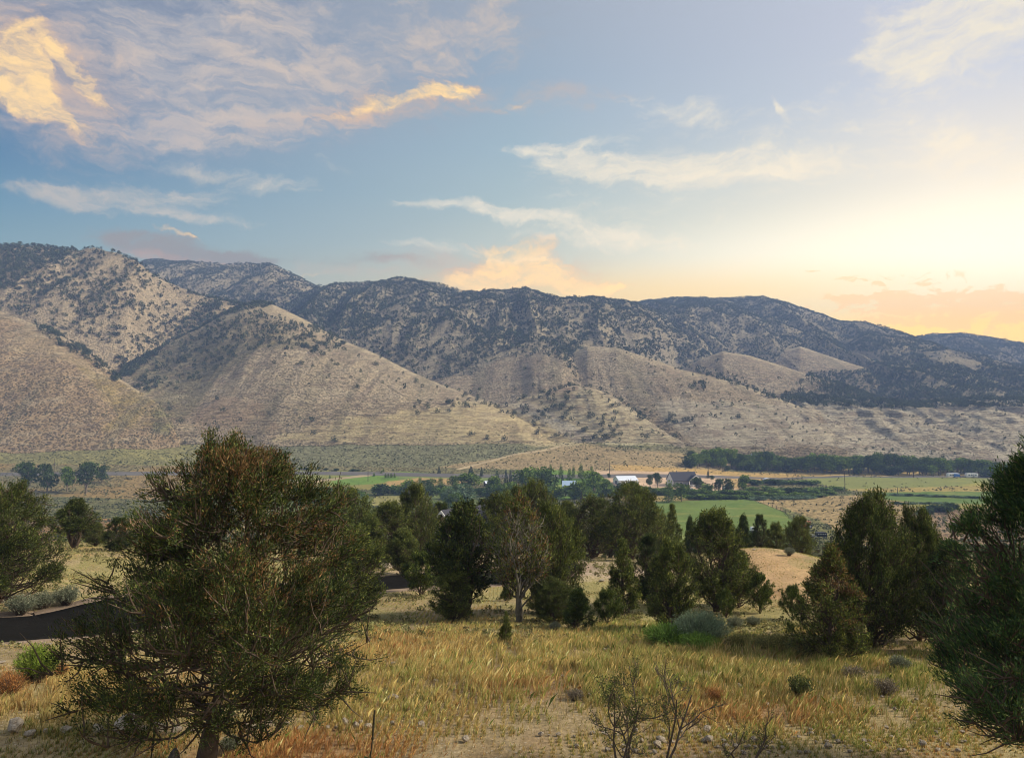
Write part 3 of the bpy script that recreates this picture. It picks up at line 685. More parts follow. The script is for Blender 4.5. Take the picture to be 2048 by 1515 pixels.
GREEN = [(74, 84, 40), (96, 106, 50), (120, 124, 58), (144, 144, 70), (80, 88, 56)]
def juniper(seed, H, left, right=None, clear=0.12, nl=46, ns=11, nc=5, nleaf=14, L=0.07, wid=0.013, stems=1, lean=(0, 0), tr=0.035,
            pal=GREEN, wts=(4, 5, 3, 1, 3), rise=(0.10, 0.22), dead=None, deadtwigs=0, tuft=0.1, wavy=0.26, bare=None, upw=0.5, carve=0.75, limbr=.30):
    """left / right: [(height share, radius m)] on the -x and +x side. dead: f(points)->0..1 share of brown. bare: f(points)->0..1 leafless"""
    rng = np.random.default_rng(seed); right = right or left
    la, ra = np.array(left, float), np.array(right, float)
    def R(t, az):
        w = 0.5 + 0.5 * np.cos(az)
        return np.interp(t, la[:, 0], la[:, 1]) * (1 - w) + np.interp(t, ra[:, 0], ra[:, 1]) * w
    WV, WF, WR = [], [], 0
    def addw(V, Fq):
        nonlocal WR
        WV.append(V); WF.append(Fq + WR); WR += len(V)
    # trunks
    K = 8; tt = np.linspace(0, 1, K); stemsP = []
    for s in range(stems):
        a = rng.uniform(0, 2 * np.pi); sp = 0.0 if stems == 1 else 0.16 * H
        off = np.array([np.cos(a), np.sin(a)]) * sp
        wob = np.cumsum(rng.normal(size=(K, 2)) * 0.022 * H, 0); wob -= wob[0]
        P = np.stack([off[0] * (tt ** 0.8) + wob[:, 0] + lean[0] * tt, off[1] * (tt ** 0.8) + wob[:, 1] + lean[1] * tt, tt * H * (0.95 if s == 0 else rng.uniform(0.7, 0.92))], 1)
        P[0, 2] = -0.06 * H if H < 3 else -0.15
        stemsP.append(P); r0 = tr * H * (1 if stems == 1 else 0.6)
        addw(*tubes(P[None], (r0 * (1 - tt * 0.93) * (1 + 0.35 * np.exp(-tt * 14)))[None], 8))
    # limbs
    t0 = clear + (0.97 - clear) * ((np.arange(nl) + rng.uniform(0, 1, nl)) / nl) ** 1.25
    az = rng.uniform(0, 2 * np.pi, nl) if nl < 12 else (np.arange(nl) * 2.39996 + rng.normal(size=nl) * 0.35)
    tip_t = np.clip(t0 + rng.uniform(rise[0], rise[1], nl) * (1 - t0 * 0.6), 0, 1.0)
    rad_ = R(tip_t, az) * rng.uniform(0.58, 1.08, nl) * (1 + wavy * np.sin(az * 3 + t0 * 9 + seed) )
    rad_ = np.minimum(rad_, R(tip_t, az) * 1.03)
    si = rng.integers(0, stems, nl)
    base = np.stack([[np.interp(t0[i], tt, stemsP[si[i]][:, k]) for k in range(3)] for i in range(nl)])
    ctr = np.stack([[lean[0] * tip_t[i], lean[1] * tip_t[i]] for i in range(nl)])
    tip = np.stack([ctr[:, 0] + np.cos(az) * rad_, ctr[:, 1] + np.sin(az) * rad_, tip_t * H], 1)
    K2 = 7; u = np.linspace(0, 1, K2)
    LP = base[:, None] * (1 - u)[None, :, None] + tip[:, None] * u[None, :, None]
    ln = np.linalg.norm(tip - base, axis=1)
    LP[:, :, 2] -= (np.sin(u * np.pi) * 0.10)[None] * ln[:, None] * rng.uniform(-0.6, 1.4, (nl, 1))
    LP += rng.normal(size=LP.shape) * 0.028 * ln[:, None, None] * (u > 0)[None, :, None]
    # side branches
    v = rng.uniform(0.28, 1.0, (nl, ns)) ** 0.8; fi = v * (K2 - 1); i0 = np.clip(fi.astype(int), 0, K2 - 2); fr = (fi - i0)[..., None]
    ii = np.arange(nl)[:, None]
    sb = LP[ii, i0] * (1 - fr) + LP[ii, i0 + 1] * fr
    ld = nrm(tip - base)[:, None, :]
    sd = nrm(ld * 0.75 + rng.normal(size=(nl, ns, 3)) * 0.62 + np.array([0, 0, 0.28]))
    sl = (0.16 + 0.26 * (1 - v)) * ln[:, None] * rng.uniform(0.6, 1.3, (nl, ns)) + 0.05 * H * 0.5
    K3 = 4; w = np.linspace(0, 1, K3)
    SP = sb[:, :, None] + sd[:, :, None] * (sl[:, :, None, None] * w[None, None, :, None])
    SP[..., 2] += (w ** 2)[None, None] * sl[..., None] * 0.18
    SP += rng.normal(size=SP.shape) * 0.04 * sl[..., None, None] * (w > 0)[None, None, :, None]
    SP = SP.reshape(-1, K3, 3); slf = sl.ravel()
    # foliage tufts along side branches
    nS = len(SP); v = rng.uniform(0.15, 1.08, (nS, nc)); fi = np.clip(v, 0, 1) * (K3 - 1); i0 = np.clip(fi.astype(int), 0, K3 - 2); fr = (np.clip(v, 0, 1) * (K3 - 1) - i0)[..., None]
    ii = np.arange(nS)[:, None]
    cc = (SP[ii, i0] * (1 - fr) + SP[ii, i0 + 1] * fr).reshape(-1, 3)
    cd = np.repeat(nrm(SP[:, -1] - SP[:, 0]), nc, axis=0)
    # keep tufts inside the outline
    azc = np.arctan2(cc[:, 1], cc[:, 0]); rc = np.hypot(cc[:, 0] - lean[0] * cc[:, 2] / H, cc[:, 1])
    ok = (rc < R(np.clip(cc[:, 2] / H, 0, 1), azc) * 1.04 + 0.015 * H) & (cc[:, 2] > clear * H * 0.55)
    if carve: ok &= rng.uniform(size=len(cc)) > carve * sstep(0.0, -0.3, fbm(cc[:, 0] / (.17 * H) + seed, (cc[:, 2] + cc[:, 1] * .6) / (.13 * H), 2, seed + 7) + .05)
    if bare is not None: ok &= rng.uniform(size=len(cc)) > bare(cc)
    # limbs and side branches that carry hardly any foliage are not grown
    per = ok.reshape(nS, nc).mean(1); lim = per.reshape(nl, ns).mean(1); lk_ = (lim > .22) | ((bare is not None) & (rng.uniform(size=nl) < (.5 if deadtwigs and nl < 110 else 0)))
    sk_ = ((per > 0) | (rng.uniform(size=nS) < (.35 if deadtwigs and nl < 110 else .03))) & np.repeat(lk_, ns)
    ok &= np.repeat(np.repeat(lk_, ns), nc)
    addw(*tubes(LP[lk_], ((tr * H * limbr * np.clip(1.1 - t0, 0.25, 1))[:, None] * (1 - 0.88 * u)[None])[lk_], 5))
    addw(*tubes(SP[sk_], ((0.0032 * H + 0 * slf)[:, None] * (1.25 - w)[None])[sk_], 3))
    cc, cd = cc[ok], cd[ok]
    n = len(cc); tone = rng.normal(size=n) * 0.20
    tone += 0.5 * fbm(cc[:, 0] / (0.12 * H) + seed, (cc[:, 2] + cc[:, 1]) / (0.12 * H), 2, seed)
    c = np.repeat(cc, nleaf, 0) + rng.normal(size=(n * nleaf, 3)) * tuft * 0.5
    out = c.copy(); out[:, 2] = 0; out = nrm(out)
    d = nrm(np.repeat(cd, nleaf, 0) * 0.7 + out * 0.35 + np.array([0, 0, upw]) + rng.normal(size=c.shape) * 0.55)
    Lr = L * rng.uniform(0.55, 1.35, len(c))
    V, Fq = leaves(c, d, Lr, wid * rng.uniform(0.7, 1.3, len(c)), rng)
    col = pick(rng, len(c), pal, wts) * np.repeat(np.clip(1 + tone, 0.5, 1.7), nleaf)[:, None]
    if dead is not None:
        dv = np.repeat(dead(cc) > rng.uniform(size=n), nleaf)
        col[dv] = pick(rng, int(dv.sum()), [(116, 86, 54), (140, 108, 68), (96, 72, 48), (160, 130, 88)], [3, 3, 3, 1])
    res = {'wood': (np.concatenate(WV), np.concatenate(WF)), 'leaf': (V, Fq, col)}
    if deadtwigs:
        # curled bare twig ends
        sel = rng.choice(len(cc), min(deadtwigs, len(cc)), replace=False)
        if dead is not None:
            pr = dead(cc) + 0.04; sel = rng.choice(len(cc), min(deadtwigs, len(cc)), replace=False, p=pr / pr.sum())
        b0 = cc[sel]; dd = nrm(cd[sel] + rng.normal(size=b0.shape) * 0.5 + [0, 0, 0.35]); ll = rng.uniform(0.06, 0.18, len(sel)) * H / 5
        curl = nrm(np.cross(dd, rng.normal(size=dd.shape))); w5 = np.linspace(0, 1, 5)
        TP = b0[:, None] + dd[:, None] * (ll[:, None, None] * w5[None, :, None]) + curl[:, None] * (ll[:, None, None] * 0.45 * (w5 ** 2)[None, :, None])
        res['twig'] = tubes(TP, np.full((len(sel), 1), 0.0052 * H / 5) * (1.2 - w5)[None], 3)
    return res

TREES = {}
def tree_meshes(key, res, woodmat=None, twigmat=None):
    d = {'trunk': new_mesh(key + '_trunk', *res['wood'], mat=woodmat or BARK, smooth=True)}
    if len(res['leaf'][0]): d['crown'] = fol_mesh(key + '_crown', *res['leaf'])
    if 'twig' in res: d['dead_twigs'] = new_mesh(key + '_twigs', *res['twig'], mat=twigmat or DEADWOOD)
    TREES[key] = d

def place_tree(key, name, x, y, label, cat='tree', group=None, rz=0.0, sc=1.0, dz=0.0, sxy=1.0):
    r = empty(name, (x, y, gz(x, y) + dz), label, cat, group, rz)
    r.scale = (sc * sxy, sc * sxy, sc)
    for part, me in TREES[key].items():
        o = link(part, me, r)
        if part == 'dead_twigs': o['kind'] = 'stuff'
    return r

def at_px(px, base_y, D=None):
    """ground point under a pixel of the photograph"""
    if D is not None:
        x = float(ray(px, base_y)[0]) * D; return x, D
    h = raycast(px, base_y)
    return h[0], h[1]
print('generators', time.time() - T0)

# ------------------------------------------------------------------ low-detail clumps for far trees
def clump(rng, lobes, n, L, pal, wts, up=0.15):
    """lobes: (x, y, z, rx, rz, weight); leaves through each lobe's volume, thicker near its skin"""
    lo = np.array(lobes, float); w = lo[:, 5] / lo[:, 5].sum(); i = rng.choice(len(lo), n, p=w)
    d = nrm(rng.normal(size=(n, 3))); r = rng.uniform(0.35, 1.0, n) ** 0.45
    c = lo[i, :3] + d * r[:, None] * np.stack([lo[i, 3], lo[i, 3], lo[i, 4]], 1)
    dd = nrm(d + rng.normal(size=d.shape) * 0.7 + [0, 0, up])
    V, Fq = leaves(c, dd, L * rng.uniform(0.6, 1.4, n), L * 0.3 * rng.uniform(0.7, 1.3, n), rng)
    tone = 1 + 0.25 * rng.normal(size=len(lo))[i]
    return V, Fq, pick(rng, n, pal, wts) * np.clip(tone, 0.55, 1.6)[:, None]
# ------------------------------------------------------------------ near junipers and pinyons
# the big juniper: outline measured in metres from its trunk
Hh = 4.98
Lp = [(0, .1), (.10, .15), (.14, .8), (.2, 1.3), (.26, 1.9), (.36, 2.2), (.5, 2.1), (.6, 1.8), (.7, 1.6), (.8, 1.4), (.9, 1.1), (.96, .7), (1, .2)]
Rp = [(0, .1), (.10, .3), (.16, 1.3), (.22, 1.95), (.3, 2.55), (.36, 2.7), (.5, 2.5), (.6, 2.3), (.7, 2.15), (.8, 2.0), (.9, 1.6), (.96, 1.2), (1, .4)]
def hero_dead(p):
    top = np.exp(-((p[:, 0] - 0.55) / 0.55) ** 2 - ((p[:, 2] - 4.75) / 0.55) ** 2)
    rgt = np.exp(-((p[:, 0] - 1.45) / 0.6) ** 2 - ((p[:, 2] - 3.3) / 0.9) ** 2)
    ctr = np.exp(-((p[:, 0] - 0.1) / 1.3) ** 2 - ((p[:, 2] - 2.9) / 1.0) ** 2) * (p[:, 1] < 0.2)
    return np.clip(0.5 * top + 0.26 * rgt + 0.06 * ctr + 0.01, 0, 1)
res = juniper(101, Hh, Lp, Rp, clear=.17, nl=130, ns=16, nc=8, nleaf=20, L=.062, wid=.0075, stems=1, lean=(.35, 0), tr=.030, wavy=.28, carve=.5, limbr=.2,
              bare=lambda p: .93 * (p[:, 2] < .72) + .55 * np.exp(-((p[:, 2] - 1.75) / .38) ** 2) * (np.hypot(p[:, 0] - .3, p[:, 1]) < 1.5) + .42 * (fbm(p[:, 0] / .55, (p[:, 2] + p[:, 1] * .5) / .45, 2, 5) < -.12) + .05,
              dead=hero_dead, deadtwigs=900, tuft=.11, rise=(.02, .16), pal=[(54, 66, 34), (70, 82, 40), (94, 102, 50), (122, 124, 64), (60, 72, 46)], wts=(5, 5, 3, 1.2, 3))
tree_meshes('hero', res, twigmat=flat_mat('tan_twigs', (150, 118, 82), 0.9, 0.05, 0.3, 10))
hx, hy = at_px(405, 1530, 12.3)
place_tree('hero', 'juniper_tree', hx, hy, 'largest juniper in front, with browned top and dark single trunk beside the boulder', group='junipers on the near slope', sxy=.95, dz=-.06)

# pinyon at the right edge
Pp = [(0, .3), (.08, .8), (.16, 1.55), (.26, 1.95), (.40, 1.9), (.55, 1.6), (.7, 1.3), (.82, 1.0), (.92, .7), (1, .25)]
res = juniper(202, 4.75, Pp, clear=.06, nl=110, ns=15, nc=7, nleaf=16, L=.085, wid=.0075, stems=1, tr=.034,
              tuft=.10, rise=(.08, .2), pal=[(52, 76, 42), (68, 94, 50), (92, 114, 60), (124, 138, 74), (58, 80, 54)], wts=(4, 5, 3, 1, 3), upw=.7, wavy=.3)
tree_meshes('pinyon', res)
px_, py_ = at_px(2128, 1520, 11.6)
place_tree('pinyon', 'pinyon_pine', px_, py_, 'tall green pinyon pine cut off by the right edge', group=None, dz=.2)

full = [(0, .5), (.08, .8), (.2, .98), (.4, 1.08), (.6, 1.04), (.78, .9), (.9, .68), (1, .3)]
def prof(w, pts=full): return [(t, r * w) for t, r in pts]
cone = [(0, .3), (.08, .85), (.2, 1.0), (.4, .85), (.6, .62), (.78, .4), (.9, .2), (1, .04)]
topy = [(0, .15), (.15, .35), (.3, .8), (.5, 1.05), (.7, 1.0), (.85, .72), (1, .2)]
LD = dict(nleaf=9, L=.12, wid=.021, tuft=.16)
tree_meshes('round_a', juniper(11, 4.4, prof(2.0), clear=.03, nl=84, ns=11, nc=5, stems=3, rise=(.15, .35), **LD))
tree_meshes('round_b', juniper(12, 4.4, prof(1.9), prof(2.2), clear=.04, nl=84, ns=11, nc=5, stems=4, rise=(.2, .4), **LD))
tree_meshes('cone_a', juniper(13, 2.8, prof(.85, cone), clear=.0, nl=64, ns=9, nc=4, nleaf=9, L=.10, wid=.018, tuft=.1, stems=1, rise=(.1, .25)))
tree_meshes('cone_b', juniper(14, 2.8, prof(.75, cone), prof(.95, cone), clear=.0, nl=60, ns=9, nc=4, nleaf=9, L=.10, wid=.018, tuft=.1, rise=(.12, .3), pal=[(60, 76, 36), (78, 92, 42), (98, 110, 50), (118, 124, 58), (62, 74, 46)]))
tree_meshes('tall_a', juniper(15, 3.9, prof(1.0), prof(1.15), clear=.0, nl=84, ns=11, nc=5, stems=2, rise=(.12, .3), nleaf=9, L=.105, wid=.018, tuft=.12))
tree_meshes('tall_b', juniper(16, 3.9, prof(1.2), prof(1.0), clear=.0, nl=84, ns=11, nc=5, stems=2, rise=(.12, .3), nleaf=9, L=.105, wid=.018, tuft=.12, pal=[(50, 62, 34), (68, 80, 40), (90, 100, 48), (112, 118, 56), (56, 66, 44)]))
tree_meshes('vase', juniper(17, 3.6, prof(1.15, topy), clear=.14, nl=70, ns=11, nc=5, stems=6, rise=(.2, .45), nleaf=9, L=.105, wid=.018, tuft=.12, pal=[(56, 68, 34), (74, 84, 40), (96, 104, 48), (118, 122, 58), (60, 70, 44)]))
tree_meshes('brown', juniper(18, 3.0, prof(1.35, cone), prof(1.25, cone), clear=.0, nl=90, ns=11, nc=5, nleaf=10, L=.085, wid=.014, tuft=.1, rise=(.1, .25),
            dead=lambda p: 0.55 * np.exp(-((p[:, 0] - .15) / .55) ** 2 - ((p[:, 2] - 2.2) / .7) ** 2) + 0.03, deadtwigs=500))
tree_meshes('dark_wide', juniper(19, 4.4, prof(1.75), prof(1.95), clear=.03, nl=120, ns=12, nc=6, stems=3, rise=(.1, .3), nleaf=11, L=.085, wid=.015, tuft=.12, pal=[(64, 74, 36), (80, 92, 44), (104, 110, 54), (130, 132, 64), (70, 80, 50)]))
tree_meshes('grey_top', juniper(20, 3.9, prof(.95, topy), clear=.15, nl=70, ns=12, nc=5, stems=3, rise=(.2, .4), nleaf=9, L=.10, wid=.018, tuft=.12,
            bare=lambda p: np.clip((p[:, 2] - 1.3) / .9, 0.1, .55), dead=lambda p: .3 + 0 * p[:, 0], deadtwigs=900), woodmat=flat_mat('weathered_wood', (118, 112, 98), 0.95, 0.05, 0.3, 12))
tree_meshes('half_grey', juniper(21, 3.9, prof(1.35), prof(1.2), clear=.03, nl=90, ns=13, nc=5, stems=4, rise=(.15, .35), nleaf=9, L=.10, wid=.018, tuft=.12,
            bare=lambda p: 0.75 * np.exp(-((p[:, 0] + .2) / .7) ** 2 - ((p[:, 2] - 2.2) / .8) ** 2), deadtwigs=1500))
tree_meshes('bush', juniper(22, 1.5, prof(.75), clear=.0, nl=40, ns=8, nc=4, stems=3, rise=(.2, .5), nleaf=9, L=.085, wid=.016, tuft=.09, pal=[(66, 80, 36), (84, 96, 42), (104, 114, 50), (122, 126, 60), (62, 74, 44)]))
print('tree meshes', time.time() - T0)
HT = {'round_a': 4.4, 'round_b': 4.4, 'cone_a': 2.8, 'cone_b': 2.8, 'tall_a': 3.9, 'tall_b': 3.9, 'vase': 3.6, 'brown': 3.0, 'dark_wide': 4.4, 'grey_top': 3.9, 'half_grey': 3.9, 'bush': 1.5, 'pinyon': 4.75}
WT = {'round_a': 3.7, 'round_b': 3.9, 'cone_a': 1.6, 'cone_b': 1.65, 'tall_a': 2.2, 'tall_b': 2.2, 'vase': 2.3, 'brown': 2.5, 'dark_wide': 3.6, 'grey_top': 1.8, 'half_grey': 2.5, 'bush': 1.5, 'pinyon': 3.9}
# (mesh, name, px centre, top, base, width px, distance or None, turn, label)
NEAR = [
 ('round_a','juniper_tree', 1318,1022,1098, 56, 62, 4.8, 'small round juniper between the paired round ones and the pointed one by the green field'),
 ('round_b','juniper_tree', 1218,1018,1102, 56, 62, 5.6, 'juniper filling the gap between the paired round ones'),
 ('half_grey','juniper_tree', 1456,1042,1100, 50, 58, 2.6, 'thin grey-green juniper on the brow behind the twig-webbed one'),
 ('round_b','juniper_tree', 1040, 975,1108, 95, 60, 0.8, 'dark juniper crown behind the dead-topped juniper, farther down the slope'),
 ('half_grey','juniper_tree', 1135,1003,1105, 60, 60, 1.9, 'greyish juniper between the broad dark juniper and the paired round ones'),
 ('tall_b','juniper_tree', 882, 1006,1108, 60, 62, 2.8, 'yellow-green juniper in the distance just left of the cream house gable'),
 ('vase','juniper_tree', 968,1002,1108, 80, 60, 3.7, 'olive juniper rising behind the ridge of the cream gabled house'),
 ('cone_b','juniper_tree', 645,1010,1110, 50, 60, 3.7, 'yellowish juniper below the bright willow thicket'),
 ('dark_wide','juniper_tree', 6, 966,1205, 200, None, 0.4, 'dark dense juniper at the left edge above the asphalt drive'),
 ('vase','juniper_tree', 150,1000,1122, 105, 44, 1.0, 'juniper with pale bare lower branches left of the biggest juniper'),
 ('half_grey','juniper_tree', 190,1045,1118, 70, 47, 2.0, 'small half-bare juniper with whitened dead limbs, just right of the pale-branched one'),
 ('tall_b','juniper_tree', 236,1035,1135, 75, 42, 2.5, 'green juniper half hidden behind the left side of the biggest juniper'),
 ('tall_a','juniper_tree', 708,1055,1235, 130, 27, 0.0, 'dark juniper close behind the right side of the biggest juniper'),
 ('round_b','juniper_tree', 690, 975,1135, 130, 46, 1.5, 'olive juniper crown rising right of the browned juniper, before the willows'),
 ('tall_b','juniper_tree', 668,1090,1180, 80, 33, 3.5, 'juniper between the browned juniper and the asphalt drive'),
 ('half_grey','juniper_tree', 778,1005,1130, 95, 45, 0.7, 'grey thin-topped juniper above the gravel bank'),
 ('round_b','juniper_tree', 832, 970,1130, 96, 47, 3.0, 'tall dark juniper directly left of the cream gabled house'),
 ('tall_a','juniper_tree', 740,1030,1135, 75, 43, 4.0, 'dark juniper at the left end of the gravel bank'),
 ('tall_a','juniper_tree', 805,1058,1142, 70, 41, 4.5, 'small dark juniper above the pale rock on the gravel bank'),
 ('bush','juniper_shrub', 842,1105,1183, 85, 34, 0.3, 'yellow-green juniper bush on the far edge of the asphalt drive'),
 ('vase','juniper_tree', 928,1010,1225, 158, 28, 0.2, 'open juniper with many fanned bare stems in front of the cream house'),
 ('tall_a','juniper_tree', 905,1135,1233, 100, 27, 2.2, 'low dark juniper filling the foot of the fanned-stem juniper'),
 ('round_a','juniper_tree', 1000, 985,1130, 105, 48, 5.1, 'dark juniper behind the right end of the cream house'),
 ('grey_top','juniper_tree', 1040, 985,1225, 115, 27, 0.0, 'juniper with a dead grey leafless top in the middle of the slope'),
 ('round_b','juniper_tree', 1105,1010,1215, 130, 28.5, 0.9, 'broad dark juniper right of the dead-topped juniper'),
 ('round_a','juniper_tree', 1072, 962,1120, 100, 52, 2.6, 'juniper showing above the dead-topped juniper, below the blue-roofed house'),
 ('dark_wide','juniper_tree', 1105,1155,1228, 95, 26.5, 1.7, 'low dark juniper under the broad dark one'),
 ('cone_b','juniper_tree', 1155,1168,1250, 70, 25, 0.0, 'small spruce-shaped juniper in front of the broad dark juniper'),
 ('cone_a','juniper_tree', 1245,1078,1220, 78, 28.5, 0.0, 'narrow pointed juniper standing alone right of the dirt pad'),
 ('bush','juniper_shrub', 1215,1180,1235, 60, 26.5, 1.0, 'small low juniper bush at the foot of the narrow pointed juniper'),
 ('round_a','juniper_tree', 1186, 993,1116, 125, None, 0.0, 'left one of the paired round junipers beyond the dirt pad'),
 ('round_b','juniper_tree', 1262, 968,1113, 140, 55, 0.0, 'right and taller one of the paired round junipers beyond the dirt pad'),
 ('tall_b','juniper_tree', 1300,1070,1190, 70, 31, 0.5, 'greyish green juniper behind the tall dark one by the blue-green shrub'),
 ('tall_a','juniper_tree', 1343,1080,1255, 105, 24.5, 0.5, 'tall dark juniper directly behind the blue-green shrub'),
 ('cone_a','juniper_tree', 1345,1008,1092, 50, 60, 0.8, 'pointed dark juniper against the green field, left of the two small points'),
 ('cone_b','juniper_tree', 1380,1026,1080, 28, 66, 0.1, 'left one of two small pointed junipers against the green field'),
 ('cone_a','juniper_tree', 1403,1026,1080, 28, 66, 1.1, 'right one of two small pointed junipers against the green field'),
 ('half_grey','juniper_tree', 1432,1022,1207, 130, 29.5, 0.3, 'broad juniper webbed with grey dead twigs, left of the dirt mound'),
 ('round_a','juniper_tree', 1478,1100,1205, 80, 30.5, 0.3, 'dark juniper on the left flank of the dirt mound'),
 ('bush','juniper_shrub', 1520,1148,1205, 62, 29, 2.0, 'rounded juniper bush at the lower left corner of the dirt mound'),
 ('bush','juniper_shrub', 1452,1180,1218, 44, 28, 3.0, 'small juniper bush under the twiggy broad juniper'),
 ('bush','juniper_shrub', 1585,1172,1215, 48, 27.5, 4.0, 'dark little juniper bush at the lower right of the dirt mound'),
 ('cone_b','juniper_tree', 1488,1022,1095, 42, 56, 2.0, 'pointed juniper on the brow left of the white van'),
 ('tall_b','juniper_tree', 1520,1030,1092, 36, 56, 2.6, 'slender juniper on the brow right of the white van'),
 ('tall_a','juniper_tree', 1553,1046,1095, 46, 54, 3.3, 'rounded juniper on the brow between the slender one and the dark pair'),
 ('round_b','juniper_tree', 1600,1034,1112, 66, 49, 3.9, 'wide dark juniper on the brow just left of the black trailer'),
 ('dark_wide','juniper_tree', 1752, 985,1290, 175, 21.5, 0.4, 'large dark juniper on the right, behind the brown-tinged one'),
 ('dark_wide','juniper_tree', 1838,1015,1292, 120, 22.5, 2.6, 'dark juniper squeezed between the large dark one and the right-edge pine'),
 ('brown','juniper_tree', 1668,1090,1305, 185, 20, 0.1, 'brown-tinged cone-shaped juniper right of the yellow-flowered shrubs'),
 ('tall_b','juniper_tree', 1905,1085,1300, 110, 20.5, 0.9, 'green juniper partly covered by the right-edge pine'),
 ('cone_b','juniper_tree', 1012,1166,1202, 26, 32, 0.9, 'tiny juniper sapling between the dead-topped and fanned-stem junipers'),
 ('cone_a','juniper_tree', 1012,1222,1268, 28, 22, 0.9, 'dark sapling standing in the straw grass at mid slope'),
]
EXTRA_W = 1.0
for (key, name, px, top, by, wpx, D, rz, label) in NEAR:
    X, Y = at_px(px, by, D); zg = gz(X, Y)
    ztop = float(ray(px, top)[1]) * Y; sc = .95 * (ztop - zg) / HT[key]; sc = max(sc, 0.15)
    w = .92 * wpx / F * Y / WT[key] / sc
    place_tree(key, name, X, Y, label, 'tree' if name == 'juniper_tree' else 'bush', 'junipers on the near slope' if name == 'juniper_tree' else 'juniper bushes on the near slope', rz, sc, 0, float(np.clip(w, .6, 1.5)))
print('near trees', time.time() - T0)
# ------------------------------------------------------------------ roads
def drape(name, pts, width, mat, off=0.04, ds=0.5, px=True, skirt=0.15, wob=0.0, cross=5):
    P = []
    for p in pts:
        if px:
            h = raycast(*p) if len(p) == 2 else (float(ray(p[0], p[1])[0]) * p[2], p[2])
            P.append((h[0], h[1]))
        else: P.append(p)
    P = np.array(P, float)
    # smooth resampling
    for _ in range(3):
        Q = np.empty((len(P) * 2 - 2, 2)); Q[0::2] = P[:-1] * .75 + P[1:] * .25; Q[1::2] = P[:-1] * .25 + P[1:] * .75
        P = np.concatenate([P[:1], Q, P[-1:]])
    seg = np.r_[0, np.cumsum(np.hypot(*np.diff(P, axis=0).T))]; n = max(3, int(seg[-1] / ds))
    t = np.linspace(0, seg[-1], n); X = np.interp(t, seg, P[:, 0]); Y = np.interp(t, seg, P[:, 1])
    dx, dy = np.gradient(X), np.gradient(Y); l = np.hypot(dx, dy); nx, ny = -dy / l, dx / l
    w = np.array([-0.5] + list(np.linspace(-0.5, 0.5, cross)) + [0.5]) * width
    wv = w[None, :] * (1 + wob * fbm(t / 3, t * 0, 3, 5))[:, None]
    VX = X[:, None] + nx[:, None] * wv; VY = Y[:, None] + ny[:, None] * wv
    zc, _ = terrain(VX.ravel(), VY.ravel()); VZ = zc.reshape(VX.shape)
    VZ = VZ + off; VZ[:, 0] -= skirt; VZ[:, -1] -= skirt
    VX[:, 0] -= nx * skirt; VY[:, 0] -= ny * skirt; VX[:, -1] += nx * skirt; VY[:, -1] += ny * skirt
    K = len(w); q = np.arange(n * K).reshape(n, K)
    f = np.stack([q[:-1, :-1], q[1:, :-1], q[1:, 1:], q[:-1, 1:]], -1).reshape(-1, 4)
    me = new_mesh(name, np.stack([VX, VY, VZ], -1).reshape(-1, 3), f, mat=mat, smooth=True)
    return tag(link(name, me), kind='structure'), np.stack([X, Y], 1)

def gravel_mat(name, rgb, sc=30, var=0.35, bump=0.02):
    m, nt, b = material(name, 1.0, 0.0); tc = nd(nt, 'ShaderNodeTexCoord')
    n = noise(nt, tc.outputs['Object'], sc, 4, 0.8); n2 = noise(nt, tc.outputs['Object'], sc / 30, 4, 0.6); c = lin(rgb)
    a = ramp(nt, n, [(0.3, tuple(c * (1 - var))), (0.55, tuple(c)), (0.75, tuple(c * (1 + var)))])
    a = mix(nt, 'MULTIPLY', 1.0, a, ramp(nt, n2, [(0.3, (.8, .8, .8)), (0.7, (1.15, 1.13, 1.1))]))
    lk(nt, a, b.inputs['Base Color']); bp = nd(nt, 'ShaderNodeBump'); bp.inputs['Distance'].default_value = bump
    lk(nt, n, bp.inputs['Height']); lk(nt, bp.outputs[0], b.inputs['Normal']); return m
ASPH = gravel_mat('asphalt', (36, 35, 33), 22, .45)
GRAV = gravel_mat('gravel', (150, 132, 114), 14, .4, .04)
DIRT = gravel_mat('dirt', (178, 160, 126), 1.2, .15)
HWY = gravel_mat('highway', (112, 108, 104), 2, .12)
_, ROADP = drape('asphalt_drive', [(-900,1330,20.5),(-250,1272,23.5),(60,1256,24.2),(200,1240,26),(420,1205,30.2),(620,1178,35),(780,1163,37.9),(900,1160,38.6),(1000,1157,39.2),(1060,1150,41),(1085,1142,45),(1080,1136,52)], 4.3, ASPH, off=.07, ds=.25, cross=9)
drape('drive_shoulder', [(-900,1330,20.5),(-250,1272,23.5),(60,1256,24.2),(200,1240,26),(420,1205,30.2),(620,1178,35),(780,1163,37.9),(900,1160,38.6),(1000,1157,39.2),(1060,1150,41),(1085,1142,45),(1080,1136,52)], 5.5, GRAV, off=.03, ds=.3, wob=.12, cross=9)
drape('highway', [(-300,936,470),(0,936,472),(300,935,474),(560,934,476),(700,937,474),(800,939,472),(900,941,468),(1050,942,466),(1200,940,466),(1330,941,470),(1420,945,480),(1500,948,500),(1600,950,512),(1700,952,520),(1850,956,518),(2048,960,515),(2300,965,510)], 8, HWY, off=.35, ds=3, skirt=.6)
drape('dirt_lane', [(806,940,471),(770,945),(735,951),(680,957),(640,962),(590,966),(540,969),(470,971)], 5, DIRT, off=.2, ds=2)
drape('dirt_track', [(1172,884),(1120,893),(1060,905),(1000,917),(955,928),(915,939)], 3.0, DIRT, off=.2, ds=2)
drape('farm_lane', [(1215,950),(1260,948),(1320,948),(1400,960),(1425,975)], 6, gravel_mat('lane_gravel', (186, 160, 132), 1.0, .1), off=.2, ds=2)

